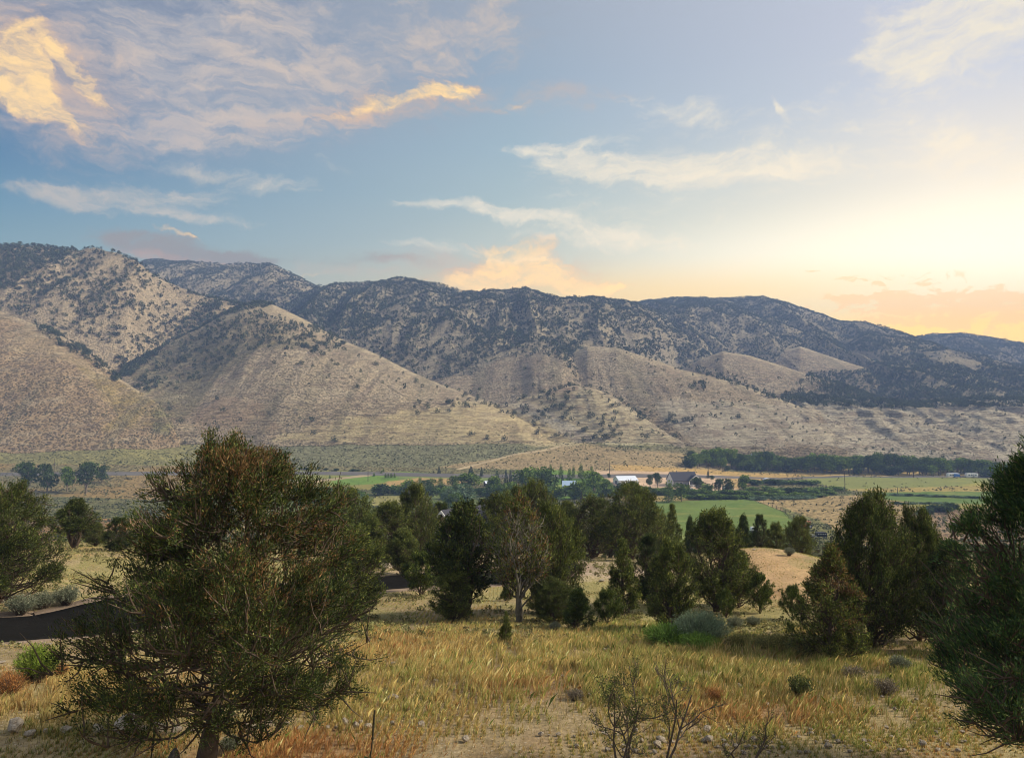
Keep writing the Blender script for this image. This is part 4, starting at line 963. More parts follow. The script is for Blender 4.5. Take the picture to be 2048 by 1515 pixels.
# ------------------------------------------------------------------ junipers on the hills
rng = np.random.default_rng(7)
NC = 490000
s_ = rng.uniform(-0.83, 0.83, NC)
Dd = np.sqrt(rng.uniform(545 ** 2, 2060 ** 2, NC)); xx = s_ * Dd; yy = Dd      # uniform per square metre
zz, ll = terrain(xx, yy)
vis = visible(xx, yy, zz, 2.0) & (ll > 0)
xx, yy, zz, ll = xx[vis], yy[vis], zz[vis], ll[vis]
pxx, pyy = project(xx, yy, zz)
dn = np.zeros(len(xx))
cl = fbm(xx / 30, yy / 30, 3, 301); cl2 = fbm(xx / 110, yy / 110, 3, 302)
for k, v in dict(far_left_ridge=.95, far_right_ridge=1.0, right_ridge=1.0, middle_ridge=.95, upper_left_hill=.66, bare_knoll=.004, bare_hill=.006,
                 right_bluff=.07, bluff_spur=.04, facet_hill_east=.05, facet_hill_west=.012, pale_spur=.2, big_facet_hill=.014, near_left_hill=.002).items():
    dn[ll == names[k]] = v
ridge = dn > .3
dn = np.where(ridge, dn * np.clip(1 + 1.1 * cl + .6 * cl2, .2, 2.0), dn * np.clip(1 + 2.0 * cl, 0, 3))
def dz(poly, v, only=None, mul=False):
    m = inpoly(pxx + 6 * cl, pyy + 5 * cl2, poly)
    if only: m &= np.isin(ll, [names[k] for k in only])
    dn[m] = dn[m] * v if mul else v * np.clip(1 + 1.2 * cl[m], .1, 2)
dz([(0,615),(60,640),(250,700),(270,760),(0,760),(-400,760),(-400,600)], .12, ['upper_left_hill'])
dz([(0,540),(100,600),(260,660),(330,640),(200,560)], 1.15, ['upper_left_hill'], True)
dz([(225,760),(225,722),(300,668),(380,610),(470,590),(620,585),(700,600),(760,640),(640,650),(560,606),(440,632),(330,700),(262,752)], 2.3)
dz([(0,488),(140,500),(120,560),(0,590)], 1.5, ['upper_left_hill'], True)
dz([(60,640),(110,655),(200,715),(235,760),(180,725),(100,680)], .75, ['near_left_hill', 'upper_left_hill'])
dz([(420,690),(520,655),(640,650),(690,690),(650,700),(560,680),(440,712)], 1.5, ['big_facet_hill'])
dz([(330,690),(500,608),(640,660),(620,700),(500,700),(400,760),(260,790),(300,730)], .34, ['big_facet_hill'])
dz([(560,690),(660,640),(680,680),(650,715)], .45, ['big_facet_hill'])
dz([(820,800),(960,800),(1090,850),(1080,870),(960,815),(840,840)], .10, ['big_facet_hill'])
dz([(960,720),(1060,690),(1120,700),(1160,740),(1170,780),(1140,770),(1130,720),(1040,712)], .5, ['facet_hill_west', 'middle_ridge'])
dz([(820,715),(960,708),(1130,695),(1130,710),(950,722),(820,735)], .55, ['facet_hill_west'])
dz([(1340,800),(1360,770),(1410,765),(1420,800),(1380,850),(1330,850)], .45, ['facet_hill_east'])
dz([(1280,780),(1340,770),(1600,815),(1590,840),(1300,830)], .09, ['facet_hill_east'])
dz([(1130,830),(1300,850),(1320,880),(1180,880)], .3, ['pale_spur'])
dz([(1360,735),(1450,745),(1640,815),(1620,825),(1400,750)], .3, ['facet_hill_east', 'bare_hill'])
dz([(1560,790),(1620,745),(1780,735),(2060,740),(2060,812),(1840,815),(1600,812)], 1.1)
dz([(1500,700),(1700,690),(2060,720),(2060,770),(1780,760),(1700,740)], 1.1, ['right_ridge'])
for pl in ([(1230,720),(1370,735),(1280,745)], [(1840,705),(1900,700),(1975,730),(1940,738),(1860,722)], [(1695,702),(1740,705),(1770,722),(1720,722)], [(1240,655),(1310,680),(1250,685)]):
    dz(pl, .05, ['right_ridge', 'middle_ridge'])
per_m2 = 1 / 14.0
area = 0.83 * (2060 ** 2 - 545 ** 2); cand_density = NC / area
keep = rng.uniform(size=len(xx)) < dn * per_m2 / cand_density
xx, yy, zz, dk = xx[keep], yy[keep], zz[keep], dn[keep]; ll = ll[keep]; pxx = pxx[keep]; pyy = pyy[keep]
hh = rng.uniform(2.4, 5.0, len(xx)) * np.interp(yy, [900, 1300], [1.0, .78]) * np.where(np.isin(ll, [names['pale_spur'], names['facet_hill_east'], names['right_bluff'], names['bluff_spur']]) & (dk < .12), .62, 1.0)
print('hill trees', len(xx), time.time() - T0)
HPAL = [(58, 68, 44), (72, 80, 52), (88, 94, 60), (52, 60, 46)]
infr = (pxx > -10) & (pxx < 2058)
size = np.where(infr, hh / yy, 0)
order = np.argsort(-size); ind = order[:240]; rest = order[240:]
# individual ones: five meshes shared between the copies
hm = []
for k in range(5):
    rg = np.random.default_rng(40 + k)
    lo = [(rg.normal() * .12, rg.normal() * .12, .30 + .16 * j, (.46, .42, .32, .2)[j], .2, (4, 4, 3, 1.2)[j]) for j in range(4)]
    lo += [(rg.normal() * .3, rg.normal() * .3, rg.uniform(.25, .6), .2, .18, 1.2) for _ in range(4)]
    V, Fq, c = clump(rg, lo, 190, .15, HPAL, (3, 3, 2, 3)); TV, TF = tubes(np.array([[[0, 0, -.12], [0, 0, .25], [.01, 0, .6]]]), np.array([[.04, .03, .01]]), 5)
    hm.append((fol_mesh('hill_juniper_crown', V, Fq, c), new_mesh('hill_juniper_trunk', TV, TF, mat=BARK)))
HILL_LABEL = {'upper_left_hill': 'dark juniper among those dotting the high hillside at the far left', 'big_facet_hill': 'dark juniper on the broad pointed tan hill left of centre',
              'near_left_hill': 'dark juniper along the crest of the smooth brown hill at the left', 'pale_spur': 'dark juniper scattered on the pale eroded spur in the middle',
              'facet_hill_east': 'dark juniper scattered on the banded tan hill right of centre', 'facet_hill_west': 'dark juniper along the top of the tan hill behind the pale spur',
              'right_bluff': 'dark juniper on the rim of the layered bluff at the right', 'bluff_spur': 'dark juniper on the rounded spur of the layered bluff at the right',
              'middle_ridge': 'dark juniper low on the wooded middle ridge'}
lname = [L['name'] for L in LAYERS]
for i in ind:
    nm = lname[ll[i] - 1]; lab = HILL_LABEL.get(nm, 'dark juniper on the distant wooded ridge')
    r = empty('hill_juniper', (float(xx[i]), float(yy[i]), float(zz[i])), lab, 'tree', lab.replace('dark juniper', 'junipers').replace(' among those', ''), float(rng.uniform(0, 6.28)))
    h = float(hh[i]); w = float(h * rng.uniform(.8, 1.25)); r.scale = (w, w, h)
    a, t = hm[int(rng.integers(5))]; link('crown', a, r); link('trunk', t, r)
# all the rest as one mass
def scatter_mesh(X, Y, Z, H, Wd, nq, L, pal, wts, rng, zc=.5, rz=.42, dark=.3):
    n = len(X); d = nrm(rng.normal(size=(n, nq, 3))); r = rng.uniform(.3, 1, (n, nq, 1)) ** .5
    c = d * r * np.stack([Wd * .5, Wd * .5, H * rz], -1)[:, None]
    c[..., 2] += (H * zc)[:, None]; taper = 1 - .45 * np.clip(c[..., 2:3] / H[:, None, None], 0, 1); c[..., :2] *= taper
    c += np.stack([X, Y, Z], -1)[:, None]
    dd = nrm(d + rng.normal(size=d.shape) * .7 + [0, 0, .2]).reshape(-1, 3)
    Lr = (L[:, None] * rng.uniform(.6, 1.3, (n, nq))).ravel()
    V, Fq = leaves(c.reshape(-1, 3) - dd * (Lr * .4)[:, None], dd, Lr, Lr * .33, rng)
    col = pick(rng, n * nq, pal, wts) * np.repeat(np.clip(1 + dark * rng.normal(size=n), .6, 1.6), nq)[:, None]
    return V, Fq, col
nearer = yy[rest] < 900; parts = []
for m_, nq, lf in ((nearer, 34, .30), (~nearer, 16, .46)):
    ix = rest[m_]; parts.append(scatter_mesh(xx[ix], yy[ix], zz[ix], hh[ix], hh[ix] * rng.uniform(.85, 1.3, len(ix)), nq, hh[ix] * lf, HPAL, (3, 3, 2, 3), rng))
def join(parts):
    off = 0; Vs, Fs, Cs = [], [], []
    for V, Fq, c in parts: Vs.append(V); Fs.append(Fq + off); Cs.append(c); off += len(V)
    return np.concatenate(Vs), np.concatenate(Fs), np.concatenate(Cs)
tag(link('hill_forest', fol_mesh('hill_forest', *join(parts))), kind='stuff')
print('forest', time.time() - T0)

# ------------------------------------------------------------------ sagebrush and scrub cover from the near brow to the foot of the hills
NS = 69000
s_ = rng.uniform(-0.83, 0.83, NS); Dd = 60 + (rng.uniform(0, 1, NS) ** .75) * 560; xx = s_ * Dd; yy = Dd
zz, l2 = terrain(xx, yy)
# chance follows the scrub mask stored on the ground
ph = np.degrees(np.arctan2(xx, yy)); ci = np.clip(np.interp(ph, np.degrees(phi[:1160]), np.arange(1160)).astype(int), 0, 1159); ri = np.clip(np.searchsorted(rr, np.hypot(xx, yy)) - 1, 0, NR - 1)
shm = SH.reshape(NR, NP)[ri, ci]
pt = np.clip(.55 + 1.3 * fbm(xx / 14, yy / 14, 4, 401), 0, 1)
keep = (rng.uniform(size=NS) < np.clip(shm * 1.1 - .08, 0, 1) * pt) & visible(xx, yy, zz, 1.0)
xx, yy, zz = xx[keep], yy[keep], zz[keep]
h = rng.uniform(.35, 1.05, len(xx)); print('scrub', len(xx))
V, Fq, c = scatter_mesh(xx, yy, zz, h, h * rng.uniform(1.1, 2.2, len(xx)), 9, h * .75, [(82, 88, 60), (98, 100, 72), (112, 114, 84), (72, 82, 48), (90, 84, 60)], (4, 4, 2, 3, 2), rng, zc=.4)
tag(link('sagebrush', fol_mesh('sagebrush', V, Fq, c)), kind='stuff')
print('scrub done', time.time() - T0)
# ------------------------------------------------------------------ valley trees
VP = {'cottonwood': ([(82, 104, 40), (104, 126, 48), (126, 144, 56), (66, 86, 34)], (4, 4, 2, 3)), 'willow': ([(84, 108, 46), (106, 130, 54), (126, 146, 62), (68, 88, 38)], (3, 4, 3, 2)),
      'silver': ([(100, 122, 90), (122, 142, 108), (84, 106, 74), (140, 156, 124)], (3, 3, 3, 1)), 'spruce': ([(44, 60, 44), (56, 74, 54), (38, 50, 38)], (3, 2, 3)), 'dark': ([(64, 82, 38), (82, 100, 46), (52, 68, 32)], (3, 3, 3))}
def vtree(key, shape, pal, seed, n=900, L=.09):
    rg = np.random.default_rng(seed); lo = []
    if shape == 'round':
        for _ in range(13):
            a, r, z = rg.uniform(0, 6.28), rg.uniform(0, .3), rg.uniform(.3, .86); r *= 1.15 - abs(z - .5)
            lo.append((r * math.cos(a), r * math.sin(a), z, rg.uniform(.13, .22), rg.uniform(.1, .17), 1))
    elif shape == 'poplar':
        for j in range(11):
            z = .12 + .08 * j; a = rg.uniform(0, 6.28); r = .10 * math.sin(min(1, z + .1) * math.pi)
            lo.append((r * math.cos(a), r * math.sin(a), z, .30 * (1 - z * .75) * rg.uniform(.8, 1.2) + .05, .12, 1 - z * .6))
    elif shape == 'spruce':
        for j in range(11):
            z = .07 + .085 * j; lo.append((0, 0, z, .36 * (1 - z) + .03, .05, 1.08 - z))
    elif shape == 'shrub':
        for _ in range(9):
            a, r = rg.uniform(0, 6.28), rg.uniform(0, .38); lo.append((r * math.cos(a), r * math.sin(a), rg.uniform(.3, .68), rg.uniform(.18, .28), rg.uniform(.2, .3), 1))
    V, Fq, c = clump(rg, lo, n, L, *VP[pal], up=.3 if shape != 'spruce' else -.1)
    P = [np.array([[0, 0, -.06], [0.01, 0, .2], [0, .01, .45], [.02, 0, .8]])]; Rr = [np.array([.03, .025, .018, .006])]
    if shape == 'round':
        for q in lo[:6]: P.append(np.array([[0, 0, .15], [q[0] * .4, q[1] * .4, q[2] * .55 + .05], [q[0] * .8, q[1] * .8, q[2] * .9], [q[0], q[1], q[2]]])); Rr.append(np.array([.018, .013, .008, .003]))
    TV, TF = tubes(np.array(P), np.array(Rr), 5)
    TREES[key] = {'trunk': new_mesh(key + '_trunk', TV, TF, mat=PALEBARK, smooth=True), 'crown': fol_mesh(key + '_crown', V, Fq, c)}
for k in range(3): vtree('cot%d' % k, 'round', 'cottonwood', 500 + k, 1500, .075)
for k in range(2): vtree('drk%d' % k, 'round', 'dark', 510 + k, 1300, .075)
for k in range(2): vtree('wil%d' % k, 'shrub', 'willow', 520 + k, 700, .15)
vtree('wil2', 'shrub', 'dark', 523, 700, .15); vtree('sil', 'round', 'silver', 530, 1500, .07); vtree('silb', 'shrub', 'silver', 531, 600, .14)
for k in range(2): vtree('pop%d' % k, 'poplar', 'cottonwood', 540 + k, 1100, .07)
vtree('spr', 'spruce', 'spruce', 550, 900, .07); vtree('sprb', 'spruce', 'dark', 551, 900, .07)
def vplace(key, name, px, top, by, wpx, label, cat='tree', group=None, D=None):
    if D is None:
        h = raycast(px, by, 100); X, Y, Z = h
    else: X, Y = float(ray(px, by)[0]) * D, D; Z = gz(X, Y)
    H = float(ray(px, top)[1]) * Y - Z; H = max(H, .8); W = 1.25 * wpx / F * Y; H *= 1.04
    r = empty(name, (X, Y, Z), label, cat, group, random.Random(int(px * 7 + top)).uniform(0, 6.28)); r.scale = (W, W, H)
    for part, me in TREES[key].items(): link(part, me, r)
    return r
V_ = [
 ('drk0','broadleaf_tree',55,924,984,48,'leftmost of the four round trees on the brown flat at the left'),
 ('drk1','broadleaf_tree',94,924,984,42,'second of the four round trees on the brown flat at the left'),
 ('cot1','broadleaf_tree',134,931,983,32,'smallest and slimmest of the four trees on the brown flat at the left'),
 ('drk0','broadleaf_tree',172,924,986,52,'broadest, rightmost of the four trees on the brown flat at the left'),
 ('drk1','broadleaf_tree',204,929,965,28,'small tree leaning off the right of the four on the brown flat'),
 ('wil2','willow_shrub',762,966,990,40,'dark green bush at the left corner of the lawn strip'),
 ('wil1','willow_shrub',788,969,986,30,'low green bush between lawn strip and dry pasture'),
 ('cot0','broadleaf_tree',818,958,990,36,'round green tree at the head of the bushy draw'),
 ('pop0','broadleaf_tree',840,955,972,14,'small upright tree behind the round green tree of the draw'),
 ('cot2','broadleaf_tree',858,957,988,30,'light green tree in the bushy draw, right of the round one'),
 ('pop1','broadleaf_tree',881,956,978,20,'slim green tree between the draw and the silver willow'),
 ('sil','willow_tree',897,972,1012,34,'grey-green tree standing close left of the silver willow'),
 ('sil','willow_tree',928,966,1014,62,'silvery grey-green willow, palest tree in the valley'),
 ('cot1','cottonwood_tree',940,944,982,56,'broad cottonwood rising right behind the silver willow'),
 ('spr','spruce_tree',942,932,950,16,'broad dark spruce above the cottonwood behind the silver willow'),
 ('spr','spruce_tree',878,931,947,9,'lone thin spruce beside the highway, left of the other spruces'),
 ('spr','spruce_tree',963,934,953,9,'thin spruce between the broad dark spruce and the small shed'),
 ('sprb','spruce_tree',994,941,972,19,'dark spruce immediately right of the small dark-walled shed'),
 ('spr','spruce_tree',1012,939,970,12,'left one of two close dark spruces by the big cottonwood'),
 ('spr','spruce_tree',1021,940,968,11,'right one of two close dark spruces by the big cottonwood'),
 ('spr','spruce_tree',1029,950,988,17,'short blue-dark spruce in front of the two close spruces'),
 ('cot0','cottonwood_tree',1052,933,992,56,'big cottonwood left of the blue-roofed farmhouse'),
 ('cot2','cottonwood_tree',1086,934,990,52,'big cottonwood touching the left side of the blue-roofed farmhouse'),
 ('cot1','cottonwood_tree',1060,968,1012,60,'cottonwood in front of the two big ones left of the farmhouse'),
 ('cot2','cottonwood_tree',1105,972,1004,44,'low cottonwood beneath the blue-roofed farmhouse'),
 ('pop0','poplar_tree',1101,929,947,9,'first slender poplar of the row behind the farmhouse'),
 ('pop1','poplar_tree',1122,931,957,12,'second slender poplar of the row behind the farmhouse'),
 ('pop0','poplar_tree',1139,938,962,13,'third slender poplar of the row, above the blue roof'),
 ('pop1','poplar_tree',1147,934,956,9,'fourth, thinnest poplar of the row behind the farmhouse'),
 ('pop1','poplar_tree',1162,929,958,15,'tallest slender poplar of the row behind the farmhouse'),
 ('pop0','poplar_tree',1183,934,960,14,'last poplar of the row, above the massive dark green tree'),
 ('spr','spruce_tree',1125,949,968,9,'tiny dark spruce against the left end of the blue roof'),
 ('cot0','cottonwood_tree',1188,941,998,52,'massive dark green tree right of the blue-roofed farmhouse'),
 ('cot1','cottonwood_tree',1163,960,1006,44,'green tree overlapping the right side of the blue-roofed farmhouse'),
 ('drk0','broadleaf_tree',1218,946,958,8,'small round tree beside the pole at the edge of the tan yard'),
 ('drk1','broadleaf_tree',1300,947,973,17,'left one of two dark trees between white barn and dark-roofed house'),
 ('drk0','broadleaf_tree',1315,945,975,19,'right one of two dark trees between white barn and dark-roofed house'),
 ('drk1','broadleaf_tree',1350,951,971,19,'small dark tree hiding the left wall of the dark-roofed house'),
 ('drk0','broadleaf_tree',1397,955,985,30,'dark tree covering the right of the porch of the dark-roofed house'),
 ('pop1','cottonwood_tree',1338,964,1005,30,'left one of the twin light green trees below the dark-roofed house'),
 ('cot2','cottonwood_tree',1363,966,1003,34,'right one of the twin light green trees below the dark-roofed house'),
 ('drk0','broadleaf_tree',1437,957,987,24,'dark round tree, first right of the house yard'),
 ('drk1','broadleaf_tree',1457,955,989,28,'dark round tree, second right of the house yard'),
 ('cot1','broadleaf_tree',1487,948,985,30,'taller greener tree, third right of the house yard'),
 ('spr','spruce_tree',1416,941,956,8,'tiny dark tree at the foot of the pole beside the highway'),
 ('drk0','broadleaf_tree',1424,950,962,11,'small bushy tree on the bare yard below the highway pole'),
 ('drk1','broadleaf_tree',1455,930,943,14,'small tree by the highway below the right tree belt'),
 ('drk0','broadleaf_tree',1381,901,918,24,'bushy tree at the mouth of the gully left of the tree belt'),
]
for (key, name, px, top, by, w, lab) in V_:
    vplace(key, name, px, top, by, w, lab, 'bush' if 'shrub' in name else 'tree', None)
rg = random.Random(5)
# the belt of cottonwoods along the creek at the right
bx = [1385,1400,1420,1445,1465,1480,1500,1540,1570,1600,1630,1660,1700,1740,1760,1785,1830,1870,1900,1950,1990]
bt = [906,901,897,891,898,908,905,900,912,910,902,908,911,906,902,903,911,913,915,916,922]
px = 1386
n = 0
while px < 2040:
    top = np.interp(px, bx, bt) + rg.uniform(-1, 5); by = np.interp(px, [1385, 1500, 1700, 2000], [932, 938, 945, 952])
    vplace(rg.choice(['cot0', 'cot1', 'cot2', 'drk0', 'cot1', 'cot2']), 'cottonwood_tree', px, top, by + rg.uniform(-1, 1), rg.uniform(24, 38), 'green cottonwood in the dense tree belt along the foot of the banded bluffs', 'tree', 'cottonwoods in the tree belt under the bluffs')
    if rg.random() < .6:
        vplace(rg.choice(['cot0', 'cot1', 'drk1']), 'cottonwood_tree', px + 5, top + rg.uniform(5, 10), by - 5, rg.uniform(22, 32), 'green cottonwood in the dense tree belt along the foot of the banded bluffs', 'tree', 'cottonwoods in the tree belt under the bluffs')
    if rg.random() < .75 and not 1885 < px < 1965:
        vplace(rg.choice(['drk0', 'cot0', 'wil2']), 'cottonwood_tree', px + rg.uniform(-6, 6), by - rg.uniform(14, 22), by + 3, rg.uniform(18, 28), 'green cottonwood in the dense tree belt along the foot of the banded bluffs', 'tree', 'cottonwoods in the tree belt under the bluffs')
    px += rg.uniform(10, 15)
def bushes(pts, keys, wr, hr, name, label, group, j=4):
    for (px, by) in pts:
        vplace(rg.choice(keys), name, px + rg.uniform(-j, j), by - rg.uniform(*hr), by, rg.uniform(*wr), label, 'bush', group)
bushes([(x, 996 + 3 * math.sin(x)) for x in range(612, 720, 13)] + [(x, 1008 + 2 * math.sin(x)) for x in range(605, 690, 14)], ['wil0', 'wil1', 'wil0'], (24, 36), (12, 18), 'willow_shrub', 'bright green willow bush in the thicket left of the tall olive juniper', 'willow thicket left of centre')
bushes([(x, 982 + (x % 5)) for x in range(600, 720, 12)], ['silb', 'wil2'], (18, 26), (8, 11), 'sage_bush', 'grey bush along the upper edge of the bright willow thicket', 'grey bushes above the willow thicket')
bushes([(x, 988 + 2 * math.sin(x)) for x in range(800, 905, 14)], ['wil1', 'wil2', 'wil0'], (22, 32), (14, 20), 'willow_shrub', 'green bush in the draw below the dry pasture', 'bushes in the draw left of the silver willow')
bushes([(x, 986 + .03 * (x - 1230)) for x in range(1215, 1500, 12)], ['wil1', 'wil2', 'wil0'], (22, 34), (11, 17), 'willow_shrub', 'green bush in the hedge-like row below the white barn and dark-roofed house', 'bush row below the barn and house')
bushes([(x, 999 - .02 * (x - 1380)) for x in range(1380, 1650, 15)] + [(x, 985 + 4 * math.sin(x)) for x in range(1500, 1690, 16)], ['wil0', 'wil1', 'wil2'], (22, 34), (8, 14), 'willow_shrub', 'green willow bush in the thicket between green field and highway', 'willow thicket above the green field')
bushes([(x, 1000 - .03 * (x - 1520)) for x in range(1520, 1620, 11)], ['silb'], (16, 24), (7, 10), 'sage_bush', 'grey-leaved bush on the lower edge of the willow thicket by the dry field', 'grey bushes edging the dry field')
bushes([(x, 968 + 2 * math.sin(x)) for x in range(1500, 1640, 16)], ['wil2', 'wil1'], (24, 38), (8, 13), 'willow_shrub', 'dark green bush in the hollow below the highway', 'dark bushes in the hollow below the highway')
bushes([(574, 938), (590, 938), (604, 938), (613, 939), (635, 938), (651, 940), (671, 941), (705, 942), (715, 942)], ['wil2'], (7, 12), (4, 6), 'roadside_bush', 'small round dark bush beside the highway above the left pasture', 'dark bushes along the highway')
bushes([(x, 955) for x in (776, 783, 771, 790)] + [(638, 960), (659, 957), (747, 953), (763, 947), (767, 945)], ['pop0', 'pop1'], (5, 7), (6, 10), 'sapling', 'small upright sapling beside the dirt lane and lawn strip', 'saplings near the dirt lane', 1)
bushes([(x, 989 + .35 * (x - 1750) * .1) for x in range(1750, 1980, 17)] + [(x, 1008) for x in range(1790, 1900, 17)], ['wil2', 'silb'], (14, 24), (4, 6), 'sage_bush', 'low scrubby bush on the bank bordering the right green field', 'scrubby bushes bordering the right green field')
bushes([(1870, 1022), (1888, 1024), (1905, 1020), (1850, 1030)], ['wil2'], (30, 44), (10, 16), 'willow_shrub', 'brownish green bush behind the top of the dark junipers at the right', 'bushes behind the right dark junipers')
bushes([(x, 994 + 5 * math.sin(x * 1.7)) for x in range(895, 1235, 17)], ['wil1', 'wil2', 'wil0', 'cot1'], (26, 40), (16, 26), 'willow_shrub', 'leafy green bush among the cottonwoods in front of the blue-roofed farmhouse', 'bushes below the farmhouse')
for i, (px, top, by, w, k_, lab) in enumerate(((985, 950, 992, 34, 'cot1', 'mid-green tree in front of the small shed with the white roof'), (1018, 962, 1004, 36, 'cot0', 'broad green tree below the pair of close dark spruces'), (1212, 958, 990, 24, 'cot2', 'green tree between the massive dark one and the white barn'), (1238, 964, 992, 22, 'drk1', 'small dark green tree in front of the left end of the white barn'), (1265, 962, 990, 24, 'drk0', 'small dark green tree in front of the right end of the white barn'),
        (905, 950, 975, 24, 'cot1', 'small green tree uphill of the grey-green tree by the silver willow'), (912, 985, 1020, 40, 'cot2', 'green tree standing below the silver willow'), (1415, 966, 988, 22, 'wil0', 'rounded green shrub tree right of the house porch'))):
    vplace(k_, 'broadleaf_tree', px, top, by, w, lab)
print('valley trees', time.time() - T0)

# ------------------------------------------------------------------ buildings
WHITE = flat_mat('white_siding', (226, 226, 222), .7, .2, .05, 1.5); ROOFD = flat_mat('charcoal_shingle', (66, 66, 74), .85, .15, .15, 4)
ROOFB = flat_mat('blue_grey_metal_roof', (168, 190, 214), .4, .4, .05, 1); ROOFW = flat_mat('white_metal_roof', (222, 228, 236), .45, .4, .04, 1)
CREAM = flat_mat('cream_stucco', (214, 200, 166), .85, .1, .06, 2); DARKW = flat_mat('dark_wood', (74, 66, 60), .85, .1, .2, 3); GLASS = flat_mat('dark_glass', (38, 44, 52), .15, .5, .1, 1)
TRIM = flat_mat('white_trim', (236, 234, 228), .6, .2, .03, 1); GREYW = flat_mat('grey_siding', (120, 122, 126), .75, .2, .08, 2); REDM = flat_mat('red_paint', (168, 48, 36), .5, .3, .1, 1)
BLACK = flat_mat('black_paint', (26, 26, 28), .5, .3, .1, 1); BLUET = flat_mat('blue_tarp', (60, 104, 168), .7, .2, .1, 1); CONC = flat_mat('concrete', (170, 164, 152), .9, .1, .08, 2)
REDW = flat_mat('dull_red_siding', (150, 84, 74), .8, .1, .1, 2); RUBBER = flat_mat('rubber', (24, 24, 24), .9, .1, .1, 2); ORANGE_ = flat_mat('rust_metal', (140, 84, 52), .8, .1, .2, 2)
def gable(root, L, Wd, wh, rise, wall, roof, over=.4, thick=.18, name_w='wall'):
    """ridge along local x; front is -y"""
    b = MB(); h = Wd / 2
    b.prism([(-L/2, -h, -1.0), (-L/2, h, -1.0), (-L/2, h, wh), (-L/2, 0, wh + rise), (-L/2, -h, wh)], (L, 0, 0)); b.build('wall', wall, root)
    b = MB(); k = rise / h; e = over
    for sgn in (-1, 1):
        b.prism([(-L/2 - e, sgn * (h + e), wh - k * e + .03), (-L/2 - e, 0, wh + rise + .03), (-L/2 - e, 0, wh + rise + thick + .03), (-L/2 - e, sgn * (h + e), wh - k * e + thick + .03)], (L + 2 * e, 0, 0))
    return b.build('roof', roof, root)
def win(root, x, y, z, w, h, face='front', mat=None):
    """frame with a recessed pane, set proud of the wall"""
    f = MB(); t = .09
    if face == 'front':
        for (a0, a1, c0, c1) in ((x - w/2 - t, x + w/2 + t, z - h/2 - t, z - h/2), (x - w/2 - t, x + w/2 + t, z + h/2, z + h/2 + t), (x - w/2 - t, x - w/2, z - h/2, z + h/2), (x + w/2, x + w/2 + t, z - h/2, z + h/2)):
            f.box(a0, a1, y - .07, y + .02, c0, c1)
        fr = f.build('window', TRIM, root); p = MB(); p.box(x - w/2, x + w/2, y - .03, y + .02, z - h/2, z + h/2); p.build('pane', GLASS, fr)
    else:
        for (a0, a1, c0, c1) in ((y - w/2 - t, y + w/2 + t, z - h/2 - t, z - h/2), (y - w/2 - t, y + w/2 + t, z + h/2, z + h/2 + t), (y - w/2 - t, y - w/2, z - h/2, z + h/2), (y + w/2, y + w/2 + t, z - h/2, z + h/2)):
            f.box(x - .07, x + .02, a0, a1, c0, c1)
        fr = f.build('window', TRIM, root); p = MB(); p.box(x - .03, x + .02, y - w/2, y + w/2, z - h/2, z + h/2); p.build('pane', GLASS, fr)
def spot(px, by, D=None):
    if D is None:
        h = raycast(px, by, 45); return h
    X = float(ray(px, by)[0]) * D; return X, D, gz(X, D)
# house with dark roof and gabled porch
X, Y, Z = spot(1369, 973); u = Y / F
h1 = empty('farmhouse', (X, Y + 6, Z), 'white house with charcoal roof and tall gabled porch on the tan yard', 'house', rz=rad(12)); s = u
rf = gable(h1, 52 * u, 9.5, 3.4, 4.2, GREYW, ROOFD)
b = MB(); px0, px1, yy0 = 4 * u, 30 * u, -4.75 - 2.6
mx = (px0 + px1) / 2; 
b.prism([(px0 - .3, yy0 - .4, 3.1), (mx, yy0 - .4, 5.9), (mx, yy0 - .4, 6.15), (px0 - .3, yy0 - .4, 3.35)], (0, 6.8, 0)); b.prism([(px1 + .3, yy0 - .4, 3.1), (mx, yy0 - .4, 5.9), (mx, yy0 - .4, 6.15), (px1 + .3, yy0 - .4, 3.35)], (0, 6.8, 0)); b.build('porch_roof', ROOFD, h1)
b = MB(); b.prism([(px0 - .4, yy0 - .5, 3.0), (mx, yy0 - .5, 5.95), (mx, yy0 - .5, 6.3), (px0 - .4, yy0 - .5, 3.35)], (0, .09, 0)); b.prism([(px1 + .4, yy0 - .5, 3.0), (mx, yy0 - .5, 5.95), (mx, yy0 - .5, 6.3), (px1 + .4, yy0 - .5, 3.35)], (0, .09, 0)); b.build('gable_trim', TRIM, h1)
b = MB(); b.prism([(px0, yy0 + .2, 3.05), (px1, yy0 + .2, 3.05), (mx, yy0 + .2, 5.8)], (0, .12, 0)); b.build('gable_panel', DARKW, h1)
for xx_ in np.linspace(px0 + .2, px1 - .2, 4):
    b = MB(); b.box(xx_ - .14, xx_ + .14, yy0 + .35, yy0 + .63, -3.0, 3.2); b.build('post', TRIM, h1)
b = MB(); b.box(px0 - .2, px1 + .2, yy0, -4.8, -.25, 0.0); b.build('deck', CONC, h1)
b = MB(); b.box(px0, px1, yy0 + .05, yy0 + .12, .85, .95); b.box(px0, px1, yy0 + .05, yy0 + .12, .1, .16)
for q in np.arange(px0, px1, .45): b.box(q, q + .06, yy0 + .06, yy0 + .11, .16, .85)
b.build('railing', TRIM, h1)
b = MB(); b.box(px0 - .2, px1 + .2, -5.05, -4.85, -3.5, -.25); b.build('foundation', CONC, h1)
for q in (-18 * u, -10 * u): win(h1, q, -4.75, 1.7, 1.6, 1.3)
for q in (8 * u, 17 * u, 25 * u): win(h1, q, -4.75, 1.6, 1.6, 2.0)
win(h1, -26 * u, -1.5, 1.7, 1.2, 1.2, 'side'); win(h1, -26 * u, 1.8, 1.7, 1.2, 1.2, 'side')
